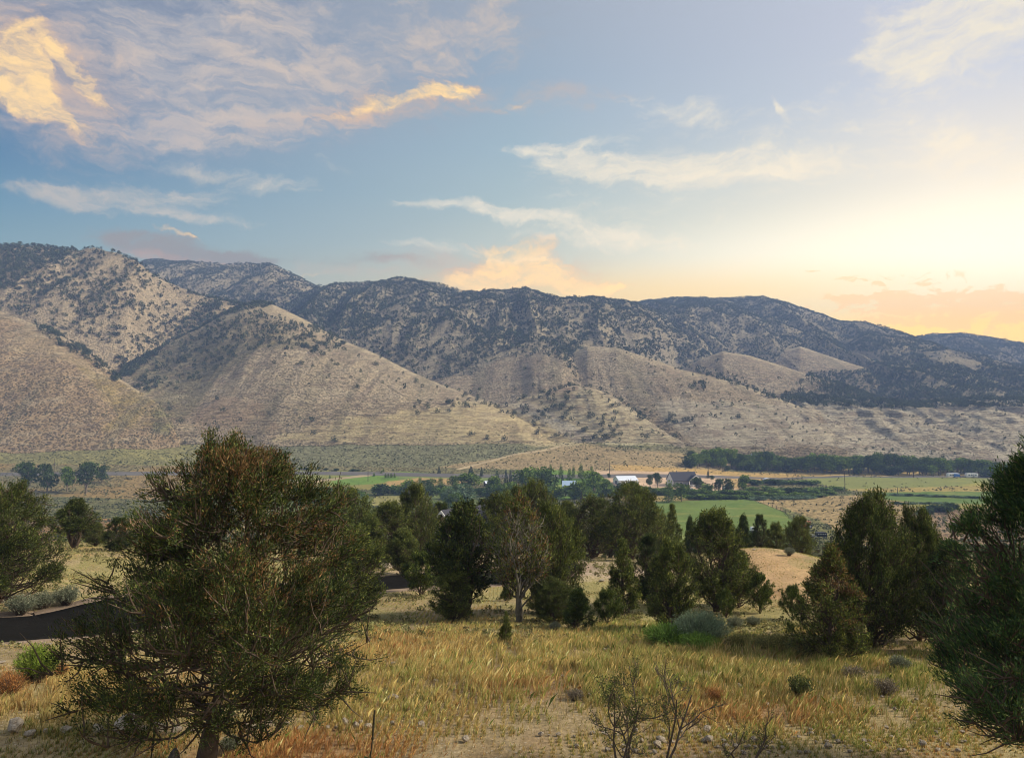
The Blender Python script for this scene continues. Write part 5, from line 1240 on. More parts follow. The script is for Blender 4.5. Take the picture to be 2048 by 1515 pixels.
b = MB(); b.box(-10 * u, -9 * u, 1, 1.8, 4.5, 8.6); b.build('chimney', CONC, rf)
b = MB(); b.prism([(-26 * u - .05, -4.75, -1), (-26 * u - .05, 4.75, -1), (-26 * u - .05, 4.75, 3.4), (-26 * u - .05, 0, 7.55), (-26 * u - .05, -4.75, 3.4)], (.04, 0, 0)); b.build('gable_wall', WHITE, h1)
# white barn
X, Y, Z = spot(1253, 970); u = Y / F
h2 = empty('barn', (X, Y + 4, Z), 'long low white metal barn on the tan yard left of the dark-roofed house', 'barn', rz=rad(14))
gable(h2, 40 * u, 9, 2.6, 2.1, WHITE, ROOFW, .3)
b = MB(); b.box(-20 * u - .06, -20 * u + .02, -1.8, 1.8, -.2, 2.3); b.build('door', GREYW, h2)
for q in (-9 * u, 0, 9 * u): win(h2, q, -4.5, 1.5, 1.2, .9)
b = MB(); b.box(20 * u, 25 * u, -3, 3, -1, 1.9); b.build('lean_to', WHITE, h2)
# blue-roofed farmhouse, two roof levels
X, Y, Z = spot(1141, 990); u = Y / F
h3 = empty('farmhouse', (X, Y + 5, Z), 'small white farmhouse with two-level pale blue metal roof among cottonwoods', 'house', rz=rad(-6))
gable(h3, 27 * u, 7.5, 4.0, 2.6, WHITE, ROOFB, .4)
b = MB(); b.prism([(-17 * u, -7.6, 2.2), (-17 * u, -3.8, 3.5), (-17 * u, -3.8, 3.65), (-17 * u, -7.6, 2.35)], (26 * u, 0, 0)); b.build('porch_roof', ROOFB, h3)
b = MB(); b.box(-16 * u, 8 * u, -7.3, -7.15, -1, .7); b.build('porch_wall', WHITE, h3)
for q in np.linspace(-16 * u, 8 * u, 5): b = MB(); b.box(q - .1, q + .1, -7.4, -7.2, .7, 2.25); b.build('post', TRIM, h3)
for q in (-9 * u, -2 * u, 5 * u): win(h3, q, -3.75, 1.6, 1.1, 1.1)
# small shed
X, Y, Z = spot(976, 972); u = Y / F
h4 = empty('shed', (X, Y, Z), 'tiny shed with white roof and dark walls beside dark spruces', 'shed', rz=rad(20)); gable(h4, 13 * u, 3.6, 1.7, 1.1, DARKW, ROOFW, .25)
b = MB(); b.box(-.5, .5, -1.86, -1.79, -.1, 1.5); b.build('door', GREYW, h4)
# low red and white building behind the browned juniper
X, Y, Z = spot(566, 972); u = Y / F
h5 = empty('shed', (X, Y, Z), 'low dull red shed with white roof at the end of the dirt lane', 'shed', rz=rad(8)); gable(h5, 32 * u, 6, 1.8, 1.3, REDW, ROOFW, .3); win(h5, 3, -3.0, 1.0, 1.2, .7)
X, Y, Z = spot(448, 968); u = Y / F
h5 = empty('shed', (X, Y, Z), 'white outbuilding glimpsed through the top of the biggest juniper', 'shed', rz=rad(-8)); gable(h5, 26 * u, 6, 2.2, 1.3, WHITE, ROOFW, .3); win(h5, 0, -3.0, 1.2, 1.2, .8)
# roofs in the tree belt
for (px, by, w, m1, D, lab) in ((1689, 926, 22, ROOFB, 572, 'long pale blue roof poking out above the tree belt, under the bluff'), (1510, 912, 14, ROOFB, 580, 'small blue-grey roof in the gap of the tree belt beside a pole'), (1590, 934, 22, ROOFW, 566, 'white-roofed cabin buried in the middle of the tree belt')):
    X, Y, Z = spot(px, by, D); u = Y / F; zt = float(ray(px, by - 7)[1]) * Y
    h = empty('cabin', (X, Y, Z), lab, 'cabin', rz=rad(5)); hw = min(3.0, max(2.4, zt - Z - 1.6)); gable(h, w * u, 7, hw, 1.8, GREYW, m1, .4); win(h, 0, -3.5, 1.5, 1.4, 1.0)
# cream gabled house close by
X, Y, Z = spot(905, 1150, 50)
h6 = empty('gabled_house', (X + 2.0, Y + 3.5, Z - .3), 'cream gabled house with charcoal roof half hidden behind the fanned-stem juniper', 'house', rz=rad(-38))
ln_ = 8.5; b = MB()
zr = float(ray(890, 1022)[1]) * 51 - Z + .3
# gable end faces the viewer's left: ridge along local y
rise = 2.0; wh = zr - rise; hw = 2.3
b.prism([(-hw, -4, -1), (hw, -4, -1), (hw, -4, wh), (0, -4, wh + rise), (-hw, -4, wh)], (0, ln_, 0)); b.build('wall', CREAM, h6)
b = MB()
for sg in (-1, 1): b.prism([(sg * (hw + .35), -4.4, wh - .28), (0, -4.4, wh + rise + .03), (0, -4.4, wh + rise + .2), (sg * (hw + .35), -4.4, wh - .1)], (0, ln_ + .8, 0))
b.build('roof', ROOFD, h6)
b = MB()
for sg in (-1, 1): b.prism([(sg * (hw + .37), -4.46, wh - .36), (0, -4.46, wh + rise - .02), (0, -4.46, wh + rise + .16), (sg * (hw + .37), -4.46, wh - .18)], (0, .05, 0))
b.build('fascia', TRIM, h6)
win(h6, 0, -4.0, wh - .5, .9, 1.1); win(h6, -1.1, -4.0, 1.5, .9, 1.2); win(h6, 1.1, -4.0, 1.5, .9, 1.2)
win(h6, -hw, -1.5, 1.6, 1.1, 1.2, 'side'); win(h6, -hw, 2.0, 1.6, 1.1, 1.2, 'side')
print('buildings', time.time() - T0)

# ------------------------------------------------------------------ vehicles
def wheel(root, x, y, r, w=.22):
    t = MB(); t.tube([(x, y - w / 2, r), (x, y + w / 2, r)], r, 16); tt_ = t.build('wheel', RUBBER, root)
    t = MB(); t.tube([(x, y - w / 2 - .012, r), (x, y + w / 2 + .012, r)], r * .55, 12); t.build('rim', GREYW, tt_)
def caravan(px, by, lab, tarp):
    X, Y, Z = spot(px, by); L = 23.5 / F * Y
    r = empty('caravan', (X, Y, Z), lab, 'caravan', rz=rad(4))
    h = 2.9; b = MB(); b.prism([(-L/2, -1.2, .55), (L/2 - .3, -1.2, .55), (L/2, -1.2, 1.0), (L/2, -1.2, h - .3), (L/2 - .3, -1.2, h), (-L/2 + .3, -1.2, h), (-L/2, -1.2, h - .5)], (0, 2.4, 0)); b.build('body', WHITE, r, bevel=.08)
    for q in (-L * .3, -L * .08, L * .28):
        p = MB(); p.box(q - .5, q + .5, -1.25, -1.2, 1.5, 2.2); p.build('window', GLASS, r)
    p = MB(); p.box(L * .06, L * .06 + .7, -1.25, -1.2, .65, 2.4); p.build('door', GREYW, r)
    p = MB(); p.box(-L * .48, L * .48, -1.24, -1.2, 1.0, 1.15); p.build('stripe', GREYW, r)
    wheel(r, -.5, -1.15, .36); wheel(r, .4, -1.15, .36); p = MB(); p.box(L/2, L/2 + 1.2, -.06, .06, .5, .6); p.build('hitch', BLACK, r)
    if tarp:
        p = MB(); p.prism([(-.3, -1.32, .7), (L/2 + .1, -1.32, .6), (L/2 + .1, -1.32, 2.3), (0, -1.32, 2.6)], (0, .05, 0)); p.prism([(-.3, -1.32, 2.6), (L/2 + .1, -1.32, 2.3), (L/2 + .1, 1.3, h + .03), (-.3, 1.3, h + .05)], (0, 0, .04)); p.build('tarp', BLUET, r)
caravan(1906, 955, 'white caravan with its right half under a blue tarp', True)
caravan(1943, 955, 'plain white caravan right of the tarp-covered one', False)
# black flatbed trailer with truck cab
X, Y, Z = spot(1636, 1070, 232); u = Y / F
r = empty('trailer', (X, Y, Z), 'black stock trailer parked at the foot of the green field', 'trailer', rz=rad(-4)); L = 32 * u
b = MB(); b.prism([(-L * .12, -1, .5), (L/2, -1, .5), (L/2, -1, 1.55), (L/2 - .4, -1, 1.75), (-L * .12, -1, 1.6)], (0, 2, 0)); b.build('body', BLACK, r, bevel=.05)
for k in range(6): p = MB(); p.box(-L * .06 + k * .5, -L * .06 + k * .5 + .18, -1.05, -1.0, 1.15, 1.3); p.build('slot', TRIM, r)
p = MB(); p.box(-L/2, -L * .12, -.95, .95, .5, .68); p.build('bed', GREYW, r); p = MB(); p.prism([(-L/2, -.95, .68), (-L * .3, -.95, .68), (-L * .3, -.95, 1.2), (-L * .42, -.95, 1.2)], (0, 1.9, 0)); p.build('cab', WHITE, r)
for q in (L * .28, L * .38, -L * .4): wheel(r, q, -1.0, .33)
# red tractor
X, Y, Z = spot(1613, 1052, 262); u = Y / F
r = empty('tractor', (X, Y, Z), 'small red tractor between the dark juniper and the green field corner', 'tractor', rz=rad(20))
b = MB(); b.box(-1.6, .2, -.35, .35, .8, 1.5); b.build('hood', REDM, r, bevel=.06); b = MB(); b.box(.2, 1.3, -.6, .6, .7, 1.1); b.build('seat_deck', REDM, r); b = MB(); b.box(.35, .85, -.25, .25, 1.1, 1.6); b.build('seat', BLACK, r)
b = MB()
for (a, c) in ((.2, -.6), (.2, .54), (1.2, -.6), (1.2, .54)): b.box(a, a + .06, c, c + .06, 1.1, 2.3)
b.box(.1, 1.4, -.7, .7, 2.3, 2.38); b.build('canopy', REDM, r)
wheel(r, .8, -.75, .75, .35); wheel(r, .8, .75, .75, .35); wheel(r, -1.2, -.5, .4, .2); wheel(r, -1.2, .5, .4, .2); b = MB(); b.tube([(-1.0, .1, 1.5), (-1.0, .1, 2.1)], .05, 6); b.build('exhaust', BLACK, r)
# white van, white car and boat near the house
def car(px, by, D, L, H, lab, name='car', mat=None, rz=0):
    X, Y, Z = spot(px, by, D); r = empty(name, (X, Y, Z), lab, name, rz=rad(rz)); w = .9; b = MB()
    b.prism([(-L/2, -w, .35), (L/2, -w, .35), (L/2, -w, H * .55), (L * .32, -w, H * .6), (L * .18, -w, H), (-L * .40, -w, H), (-L/2, -w, H * .62)], (0, 2 * w, 0)); b.build('body', mat or WHITE, r, bevel=.06)
    p = MB(); p.prism([(-L * .38, -w - .02, H * .62), (L * .26, -w - .02, H * .62), (L * .16, -w - .02, H * .93), (-L * .36, -w - .02, H * .93)], (0, 2 * w + .04, 0)); p.build('window', GLASS, r)
    for q in (-L * .3, L * .3):
        wheel(r, q, -w, .33); wheel(r, q, w, .33)
car(1507, 1050, 250, 2.2 * 250 / F * 6 * .9, 1.7, 'white van glimpsed between two pointed junipers below the green field', 'van')
car(1381, 981, None, 5.0, 1.6, 'white car parked below the porch of the dark-roofed house')
car(1449, 981, None, 3.2, 2.6, 'white van standing between the two dark round trees', 'van', rz=80)
# white hoop tunnel
X, Y, Z = spot(1537, 962); r = MB()
for k in range(10):
    a0, a1 = math.pi * k / 10, math.pi * (k + 1) / 10
    r.prism([(2.4 * math.cos(a0), 0, 1.9 * math.sin(a0)), (2.4 * math.cos(a1), 0, 1.9 * math.sin(a1)), (2.3 * math.cos(a1), 0, 1.82 * math.sin(a1)), (2.3 * math.cos(a0), 0, 1.82 * math.sin(a0))], (0, 4, 0))
o = r.build('culvert_hood', ROOFW); o.location = (X, Y, Z); tag(o, 'white arched culvert hood in the scrub below the highway', 'culvert')
# ------------------------------------------------------------------ poles, gate, fence
POLE = flat_mat('pole_wood', (84, 70, 58), .9, .1, .2, 3); WIRE = flat_mat('wire', (90, 88, 84), .6, .3, .1, 2)
for (px, top, by, D, arm, lab) in ((736, 922, 962, None, 1, 'utility pole standing beside the dirt lane across the lawn strip'), (1690, 944, 982, None, 1, 'tall utility pole in the scrub left of the right green field'),
        (1418, 926, 955, None, 1, 'utility pole by the highway right of the dark-roofed house'), (1219, 923, 950, None, 0, 'thin pole at the left edge of the tan yard'), (108, 916, 946, None, 0, 'thin pole behind the four round trees at the left'),
        (1511, 888, 912, 560, 1, 'pole rising beside the small roof in the tree belt'), (1827, 928, 955, None, 0, 'thin pole in the yellow-green field before the tree belt'), (658, 980, 1018, 330, 0, 'thin pole standing in the bright willow thicket'),
        (1870, 916, 950, None, 1, 'left one of two poles left of the caravans'), (1877, 920, 950, None, 0, 'right one of two poles left of the caravans'), (1747, 920, 948, None, 0, 'thin pole before the middle of the tree belt'), (373, 919, 946, None, 1, 'pole seen above the left shoulder of the biggest juniper'),
        (906, 930, 950, None, 0, 'short pole near the lone thin spruce'), (892, 932, 948, None, 0, 'short pole just left of the other short one near the lone spruce'), (1795, 974, 988, None, 0, 'short post on the bank at the upper corner of the right green field')):
    X, Y, Z = spot(px, by, D); H = float(ray(px, top)[1]) * Y - Z
    r = empty('utility_pole', (X, Y, Z), lab, 'pole', 'utility poles in the valley'); b = MB(); b.tube([(0, 0, -.4), (0, 0, H)], [.17, .11], 8); b.build('post', POLE, r)
    if arm: b = MB(); b.box(-1.1, 1.1, -.06, .06, H - .9, H - .75); b.build('crossarm', POLE, r); b = MB(); [b.tube([(q, 0, H - .75), (q, 0, H - .55)], .06, 6) for q in (-1, 0.4, 1)]; b.build('insulators', CONC, r)
X, Y, Z = spot(610, 966); u = Y / F
r = empty('gate_frame', (X, Y, Z), 'dark timber gate frame over the dirt lane', 'gate')
for q in (-8 * u, 5 * u): b = MB(); b.tube([(q, 0, -.3), (q, 0, 3.4)], .16, 8); b.build('post', POLE, r)
b = MB(); b.box(-8.6 * u, 6 * u, -.12, .12, 3.3, 3.6); b.build('beam', POLE, r)
def fence(pts, lab, step=6.0, h=1.2):
    P = [spot(*p) for p in pts]; r = empty('wire_fence', P[0], lab, 'fence'); O_ = Vector(P[0]); pos = []
    for a, c in zip(P[:-1], P[1:]):
        d = math.hypot(c[0] - a[0], c[1] - a[1]); n = max(1, int(d / step))
        for k in range(n): t = k / n; X, Y = a[0] + (c[0] - a[0]) * t, a[1] + (c[1] - a[1]) * t; pos.append((X, Y, gz(X, Y)))
    pos.append(P[-1])
    for k, p in enumerate(pos): b = MB(); q = Vector(p) - O_; b.tube([tuple(q + Vector((0, 0, -.2))), tuple(q + Vector((0, 0, h)))], .09, 5); b.build('post', POLE, r)
    b = MB()
    for z_ in (.5, .95): b.tube([tuple(Vector(p) - O_ + Vector((0, 0, z_))) for p in pos], .012, 3)
    b.build('wire', WIRE, r)
fence([(1512, 1000), (1545, 1014), (1580, 1030), (1600, 1040), (1612, 1052)], 'weathered post fence between green field and dry field')
fence([(640, 976), (690, 974), (770, 958), (800, 947)], 'post fence along the front of the left lawn strip', 8)
fence([(1270, 989), (1340, 990), (1420, 984)], 'post fence in front of the bush row below the house', 8)
X, Y, Z = spot(1143, 1040, 62); r = MB(); H = float(ray(1140, 1008)[1]) * Y - Z
r.tube([(.35, 0, -.2), (.1, 0, H * .5), (-.35, .1, H)], [.07, .06, .03], 8); o = r.build('leaning_pole', flat_mat('bleached_pole', (206, 196, 176), .8, .1, .1, 3), smooth=True); o.location = (X, Y, Z); tag(o, 'bleached leaning pole standing between the junipers left of the round pair', 'pole')
print('valley done', time.time() - T0)
# ------------------------------------------------------------------ grass, shrubs and stones on the near slope
rng = np.random.default_rng(77)
def zone(px, py, cx, cy, rx, ry, n): return np.exp(-((px + 40 * n - cx) / rx) ** 2 - ((py + 18 * n - cy) / ry) ** 2)
def on_road(X, Y, w=2.6):
    d = np.full(len(X), 99.0)
    for i in range(0, len(ROADP), 3): d = np.minimum(d, np.hypot(X - ROADP[i, 0], Y - ROADP[i, 1]))
    return d < w
NB = 1550000
u = rng.uniform(0, 1, NB); D = (10.4 ** -.1 + u * (46.0 ** -.1 - 10.4 ** -.1)) ** (-10); X = rng.uniform(-.70, .70, NB) * D; Y = D
Z, _ = terrain(X, Y); PX, PY = project(X, Y, Z)
na = fbm(X / 1.0, Y / 1.5, 4, 701, .6) * 1.25; nb = fbm(X / .45, Y / .45, 3, 702); nc_ = fbm(X / 5, Y / 5, 3, 703)
straw = np.clip(1.1 * zone(PX, PY, 1150, 1335, 330, 62, na) + .9 * zone(PX, PY, 900, 1310, 200, 55, na) + 1.7 * zone(PX, PY, 190, 1405, 360, 52, na) + .8 * zone(PX, PY, 1550, 1350, 260, 60, na) + .5 * zone(PX, PY, 780, 1420, 330, 60, na) + .35 * zone(PX, PY, 1500, 1440, 500, 60, na), 0, 1.2)
green = np.clip(1.0 * zone(PX, PY, 1420, 1350, 330, 50, na) + .8 * zone(PX, PY, 1350, 1275, 160, 30, na) + .6 * zone(PX, PY, 1800, 1360, 260, 80, na) + .5 * zone(PX, PY, 100, 1480, 300, 40, na) + .45 * zone(PX, PY, 700, 1395, 160, 40, na) + .4 * zone(PX, PY, 1250, 1390, 160, 30, na) + .3 * zone(PX, PY, 1650, 1470, 300, 40, na), 0, 1)
rustz = np.clip(1.3 * zone(PX, PY, 590, 1505, 230, 36, na) + .9 * zone(PX, PY, 820, 1290, 110, 24, na) + .9 * zone(PX, PY, 1040, 1370, 110, 22, na) + .9 * zone(PX, PY, 1540, 1430, 160, 26, na) + .7 * zone(PX, PY, 30, 1380, 60, 40, na) + .6 * zone(PX, PY, 420, 1360, 120, 30, na) + .8 * zone(PX, PY, 1425, 1395, 36, 20, 0 * na) , 0, 1.2)
bare_ = np.clip(1.1 * zone(PX, PY, 1500, 1520, 520, 62, na) + .9 * zone(PX, PY, 1150, 1500, 180, 55, na) + 1.0 * zone(PX, PY, 150, 1495, 260, 18, na) + 1.0 * zone(PX, PY, 200, 1295, 230, 20, na) + 1.2 * zone(PX, PY, 1190, 1143, 110, 22, na) + 1.3 * zone(PX, PY, 1560, 1145, 90, 45, na) + .6 * zone(PX, PY, 850, 1150, 200, 14, na), 0, 1)
bare_ = np.clip(bare_ + 1.5 * np.exp(-((PY - np.interp(PX, [0, 400, 700, 900], [1478, 1474, 1458, 1462]) - 6) / 9) ** 2) * (PX < 880), 0, 1.6)
tot = .62 + .2 * (PY > 1440) + .9 * straw + .6 * green + 1.0 * rustz
cover = np.clip(tot * (1 - .12 * np.minimum(bare_, 1)) * np.clip(.62 + 1.3 * na + .7 * nb, .05, 1.3), 0, 1)
keep = (rng.uniform(size=NB) < cover * 1.0) & ~on_road(X, Y) & (PX > -60) & (PX < 2110)
X, Y, Z, PX, PY, na, nb, nc_, straw, green, rustz = [q[keep] for q in (X, Y, Z, PX, PY, na, nb, nc_, straw, green, rustz)]
# blades gather into tufts
gx = np.round(X / .16 + .3 * nb) * .16; gy = np.round(Y / .16) * .16; pull = rng.uniform(.0, .75, len(X)) ** .6
hx_ = _h(np.floor(gx * 40).astype(int), np.floor(gy * 40).astype(int), 9); jxx = (hx_ - .5) * .12
tx, ty = gx + jxx, gy - jxx; X2 = X + (tx - X) * pull; Y2 = Y + (ty - Y) * pull
tall = .06 + .22 * straw * (0.2 + 1.2 * hx_ ** 2) + .15 * green * (.4 + .8 * hx_) + .12 * rustz
H_ = np.clip(tall * rng.uniform(.55, 1.25, len(X)), .04, .34)
w_ = np.stack([straw * .9 + .16, (green * .9 + .12 + .25 * (nc_ > .1)) * np.clip(1 + 1.5 * nb, .1, 3), rustz * 2.2 + .3 * (na > .3) + .04, .30 + 0 * straw], 1); w_ /= w_.sum(1, keepdims=True)
k = (rng.uniform(size=len(X))[:, None] > np.cumsum(w_, 1)).sum(1).clip(0, 3)
print('blades', len(X), [int((k == i).sum()) for i in range(4)])
GP = [([(216, 190, 120), (198, 170, 106), (228, 206, 146), (176, 150, 94)], (4, 4, 2, 3)), ([(120, 136, 62), (142, 152, 76), (98, 116, 54), (160, 160, 88)], (3, 3, 2, 3)),
      ([(190, 136, 84), (208, 156, 100), (168, 116, 72), (218, 176, 126)], (4, 4, 3, 2)), ([(172, 160, 100), (156, 142, 92), (192, 176, 122), (138, 140, 80)], (3, 3, 2, 3))]
GN = ['straw_grass', 'green_grass', 'rust_grass', 'low_grass']
for g in range(4):
    m_ = k == g; n = int(m_.sum()); h = H_[m_] * (1, 1.0, .8, .5)[g]; d_ = Y[m_]
    b0 = np.stack([X2[m_], Y2[m_], Z[m_] - .01], 1); a = rng.uniform(0, 6.28, n)
    ox, oy = X2[m_] - tx[m_], Y2[m_] - ty[m_]; out = np.stack([ox, oy], 1) / .12
    ld = np.stack([np.cos(a) * .35 + out[:, 0] * .5 + .22, np.sin(a) * .35 + out[:, 1] * .5], 1) * rng.uniform(.4, 1.3, (n, 1))
    wd = (.0014 + .00012 * d_) * (1.1, 1.1, .9, 1.4)[g] * rng.uniform(.6, 1.1, n); pa_ = rng.uniform(0, 3.14, n); pv = np.stack([np.cos(pa_), np.sin(pa_), 0 * pa_], 1) * wd[:, None]
    mid_ = b0 + np.stack([ld[:, 0] * h * .3, ld[:, 1] * h * .3, h * .55], 1); tip = b0 + np.stack([ld[:, 0] * h * .95, ld[:, 1] * h * .95, h * rng.uniform(.75, 1.0, n)], 1)
    V = np.stack([b0 - pv, b0 + pv, mid_ + pv * .8, tip, mid_ - pv * .8], 1).reshape(-1, 3); Fq = np.arange(n * 5).reshape(n, 5)
    col = pick(rng, n, *GP[g]) * np.clip(1 + .38 * na[m_] + .22 * nb[m_] + .2 * nc_[m_], .45, 1.6)[:, None]
    tag(link(GN[g], fol_mesh(GN[g], V, Fq, col)), kind='stuff')
NW = 26000; D = rng.uniform(21 ** .5, 62 ** .5, NW) ** 2; X = rng.uniform(-.75, .75, NW) * D; Y = D; Z, _ = terrain(X, Y); PX, PY = project(X, Y, Z); nw = fbm(X / 2.2, Y / 2.2, 4, 720)
mnd = np.exp(-(((X - 13.0) / 4.5) ** 2) - ((Y - 39.5) / 7.0) ** 2); keep = (rng.uniform(size=NW) < np.clip(.45 + 1.1 * nw, .04, 1) * (1 - np.clip(1.3 * mnd, 0, 1))) & ~on_road(X, Y, 3.0)
X, Y, Z = X[keep], Y[keep], Z[keep]; h = rng.uniform(.05, .2, len(X))
V, Fq, c = scatter_mesh(X, Y, Z, h, h * rng.uniform(1.0, 1.9, len(X)), 24, h * .42, [(128, 126, 82), (146, 140, 94), (110, 114, 70), (164, 150, 104), (112, 100, 72)], (4, 4, 3, 2, 2), rng, zc=.4)
tag(link('dry_weeds', fol_mesh('dry_weeds', V, Fq, c)), kind='stuff')
print('grass', time.time() - T0)

# ------------------------------------------------------------------ shrubs
def shrub_res(seed, W, H, nst, nlv, L, wid, pal, wts, spread=.9, clust=0, woodr=.006, up=.8, tipsonly=.45, bend=.2):
    """many stems from one root crown, leafy towards the ends"""
    rg = np.random.default_rng(seed); a = rg.uniform(0, 6.28, nst); r = (rg.uniform(0, 1, nst) ** .55) * W / 2 * spread
    hgt = H * np.sqrt(np.clip(1 - (r / (W / 2)) ** 2 * .75, .08, 1)) * rg.uniform(.75, 1.08, nst); u = np.linspace(0, 1, 5)
    tip = np.stack([r * np.cos(a), r * np.sin(a), hgt], 1); base = tip * np.array([.16, .16, 0]) ; base[:, 2] = -.03
    P = base[:, None] * (1 - u)[None, :, None] + tip[:, None] * u[None, :, None]; P[..., 2] += (np.sin(u * np.pi) * bend)[None] * (hgt[:, None]) * .4
    P += rg.normal(size=P.shape) * .03 * H * (u > 0)[None, :, None]
    TV, TF = tubes(P, woodr * (1.15 - u)[None] * np.ones((nst, 1)), 3)
    v = rg.uniform(tipsonly, 1.02, (nst, nlv)); fi = np.clip(v, 0, 1) * 4; i0 = np.clip(fi.astype(int), 0, 3); fr = (fi - i0)[..., None]; ii = np.arange(nst)[:, None]
    c = (P[ii, i0] * (1 - fr) + P[ii, i0 + 1] * fr).reshape(-1, 3) + rg.normal(size=(nst * nlv, 3)) * clust
    dr = np.repeat(nrm(P[:, -1] - P[:, 2]), nlv, 0); d = nrm(dr * up + rg.normal(size=c.shape) * .45)
    V, Fq = leaves(c, d, L * rg.uniform(.6, 1.3, len(c)), wid * np.ones(len(c)), rg)
    return (TV, TF), (V, Fq, pick(rg, len(c), pal, wts))
def shrub(key, *a, wood=None, leaf='foliage', **k):
    w, l = shrub_res(*a, **k); TREES[key] = {'stems': new_mesh(key + '_stems', *w, mat=wood or BARK), leaf: fol_mesh(key + '_leaf', *l)}
shrub('rabbit', 901, 1.85, .85, 420, 26, .085, .0055, [(122, 140, 108), (140, 156, 122), (104, 122, 92), (156, 168, 132)], (3, 4, 2, 2), up=1.2, clust=.02)
shrub('lush', 902, 1.7, .55, 520, 14, .13, .007, [(98, 130, 52), (118, 150, 62), (84, 112, 46), (136, 160, 76)], (3, 3, 2, 2), up=1.0, clust=.03, tipsonly=.2)
shrub('flower', 903, .75, .36, 170, 26, .035, .007, [(124, 124, 72), (160, 152, 88), (104, 108, 66), (186, 172, 104)], (3, 3, 3, 3), clust=.03, up=.6, leaf='flowers')
shrub('flower2', 904, .95, .34, 200, 26, .035, .007, [(112, 116, 72), (150, 144, 84), (98, 104, 64), (182, 168, 102)], (3, 3, 3, 2), clust=.03, up=.6, leaf='flowers')
shrub('sage', 905, .7, .42, 120, 26, .05, .007, [(112, 118, 96), (130, 134, 110), (94, 100, 78), (146, 148, 122)], (3, 3, 2, 2), clust=.03)
shrub('limeg', 906, 1.0, .75, 260, 24, .07, .006, [(112, 136, 50), (134, 154, 58), (94, 116, 44), (150, 162, 72)], (3, 3, 2, 2), up=1.2, clust=.02)
shrub('tumble', 907, .6, .42, 260, 14, .05, .004, [(172, 116, 66), (188, 138, 82), (148, 100, 60)], (3, 3, 2), clust=.03, tipsonly=.1)
shrub('darkb', 908, .55, .42, 60, 16, .05, .010, [(84, 94, 52), (102, 110, 62), (70, 78, 46)], (3, 3, 2), clust=.03)
shrub('grayw', 909, .6, .3, 110, 18, .04, .006, [(126, 116, 100), (142, 132, 114), (108, 98, 84)], (3, 3, 2), clust=.03, tipsonly=.2)
def sp_place(key, px, by, label, name='shrub', cat='bush', group=None, sc=1, rz=0, D=None, sz=1):
    X, Y = at_px(px, by, D); r = place_tree(key, name, X, Y, label, cat, group, rz, sc * sz, 0, 1 / sz); return r
sp_place('rabbit', 1402, 1292, 'large blue-green feathery shrub in front of the tall dark juniper', 'rabbitbrush')
sp_place('lush', 1340, 1296, 'bright green leafy clump at the left foot of the blue-green shrub', 'green_shrub')
sp_place('lush', 1400, 1302, 'bright green clump along the front of the blue-green shrub', 'green_shrub', sc=.7, rz=2)
for i, (px, by, s_2, lb) in enumerate(((1480,1294,.9,'first yellow-flowered low shrub right of the blue-green shrub'), (1528,1296,.8,'greyer low flowered shrub between the first and the middle yellow ones'), (1560,1304,1.1,'middle yellow-flowered low shrub, directly left of the widest one'), (1608,1312,1.15,'widest yellow-flowered low shrub in the row before the brown-tinged juniper'), (1676,1322,1.0,'round yellow-flowered shrub alone at the right end of the row'))):
    sp_place(('flower', 'flower2')[i % 2], px, by, lb, 'flowering_shrub', sc=s_2, rz=i * 1.3)
sp_place('limeg', 72, 1368, 'lime green feathery shrub below the asphalt drive at the left', 'green_shrub')
sp_place('tumble', 14, 1400, 'round orange dried bush at the left edge', 'dried_bush', sc=1.25); sp_place('tumble', 118, 1356, 'orange dried tuft behind the lime green shrub', 'dried_bush', sc=.7, rz=1)
sp_place('tumble', 1428, 1408, 'small rust coloured dried bush on bare soil right of centre', 'dried_bush', sc=.72, rz=2)
for i, (px, by, k_, s_2, lb) in enumerate(((42,1232,'sage',1.5,'grey-green shrub on the verge beyond the asphalt drive, leftmost'), (88,1222,'sage',1.3,'second grey-green shrub on the verge beyond the asphalt drive'), (134,1212,'sage',1.5,'green-grey shrub by the far road edge, touching the biggest juniper'),
        (1600,1402,'darkb',1.1,'dark twiggy little bush on the bare patch right of the rust coloured one'), (1708,1362,'grayw',1.0,'low grey woody bush in the right-hand grass'), (1772,1388,'grayw',1.0,'second low grey woody bush, nearer the right-edge pine'),
        (1800,1345,'sage',.8,'small olive bush below the green juniper at the right'), (965,1172,'sage',1.2,'pale grey bush beside the road between the fanned-stem and dead-topped junipers'), (1010,1170,'sage',1.4,'silvery bush at the roadside left of the dead-topped juniper'),
        (1470,1258,'sage',.9,'small grey bush on the grassy slope above the flowered row'), (1430,1262,'sage',.8,'grey bush hugging the right side of the blue-green shrub'), (1506,1252,'sage',.7,'tiny grey bush under the dirt mound'), (1150,1404,'grayw',.7,'flattened grey bush in the rusty grass'), (855,1300,'darkb',.5,'tiny green bush in the orange grass left of centre'),
        (462,1512,'sage',.6,'small bluish bush at the foot of the biggest juniper'), (1110,1262,'sage',.6,'grey tuft between the small spruce-shaped juniper and the dark sapling'), (1700,1120,'sage',.9,'pale shrub on top of the dirt mound'), (1578,1112,'sage',.9,'sage bush on the crest of the dirt mound under the wide dark juniper'))):
    sp_place(k_, px, by, lb, 'low_bush', sc=s_2, rz=i)
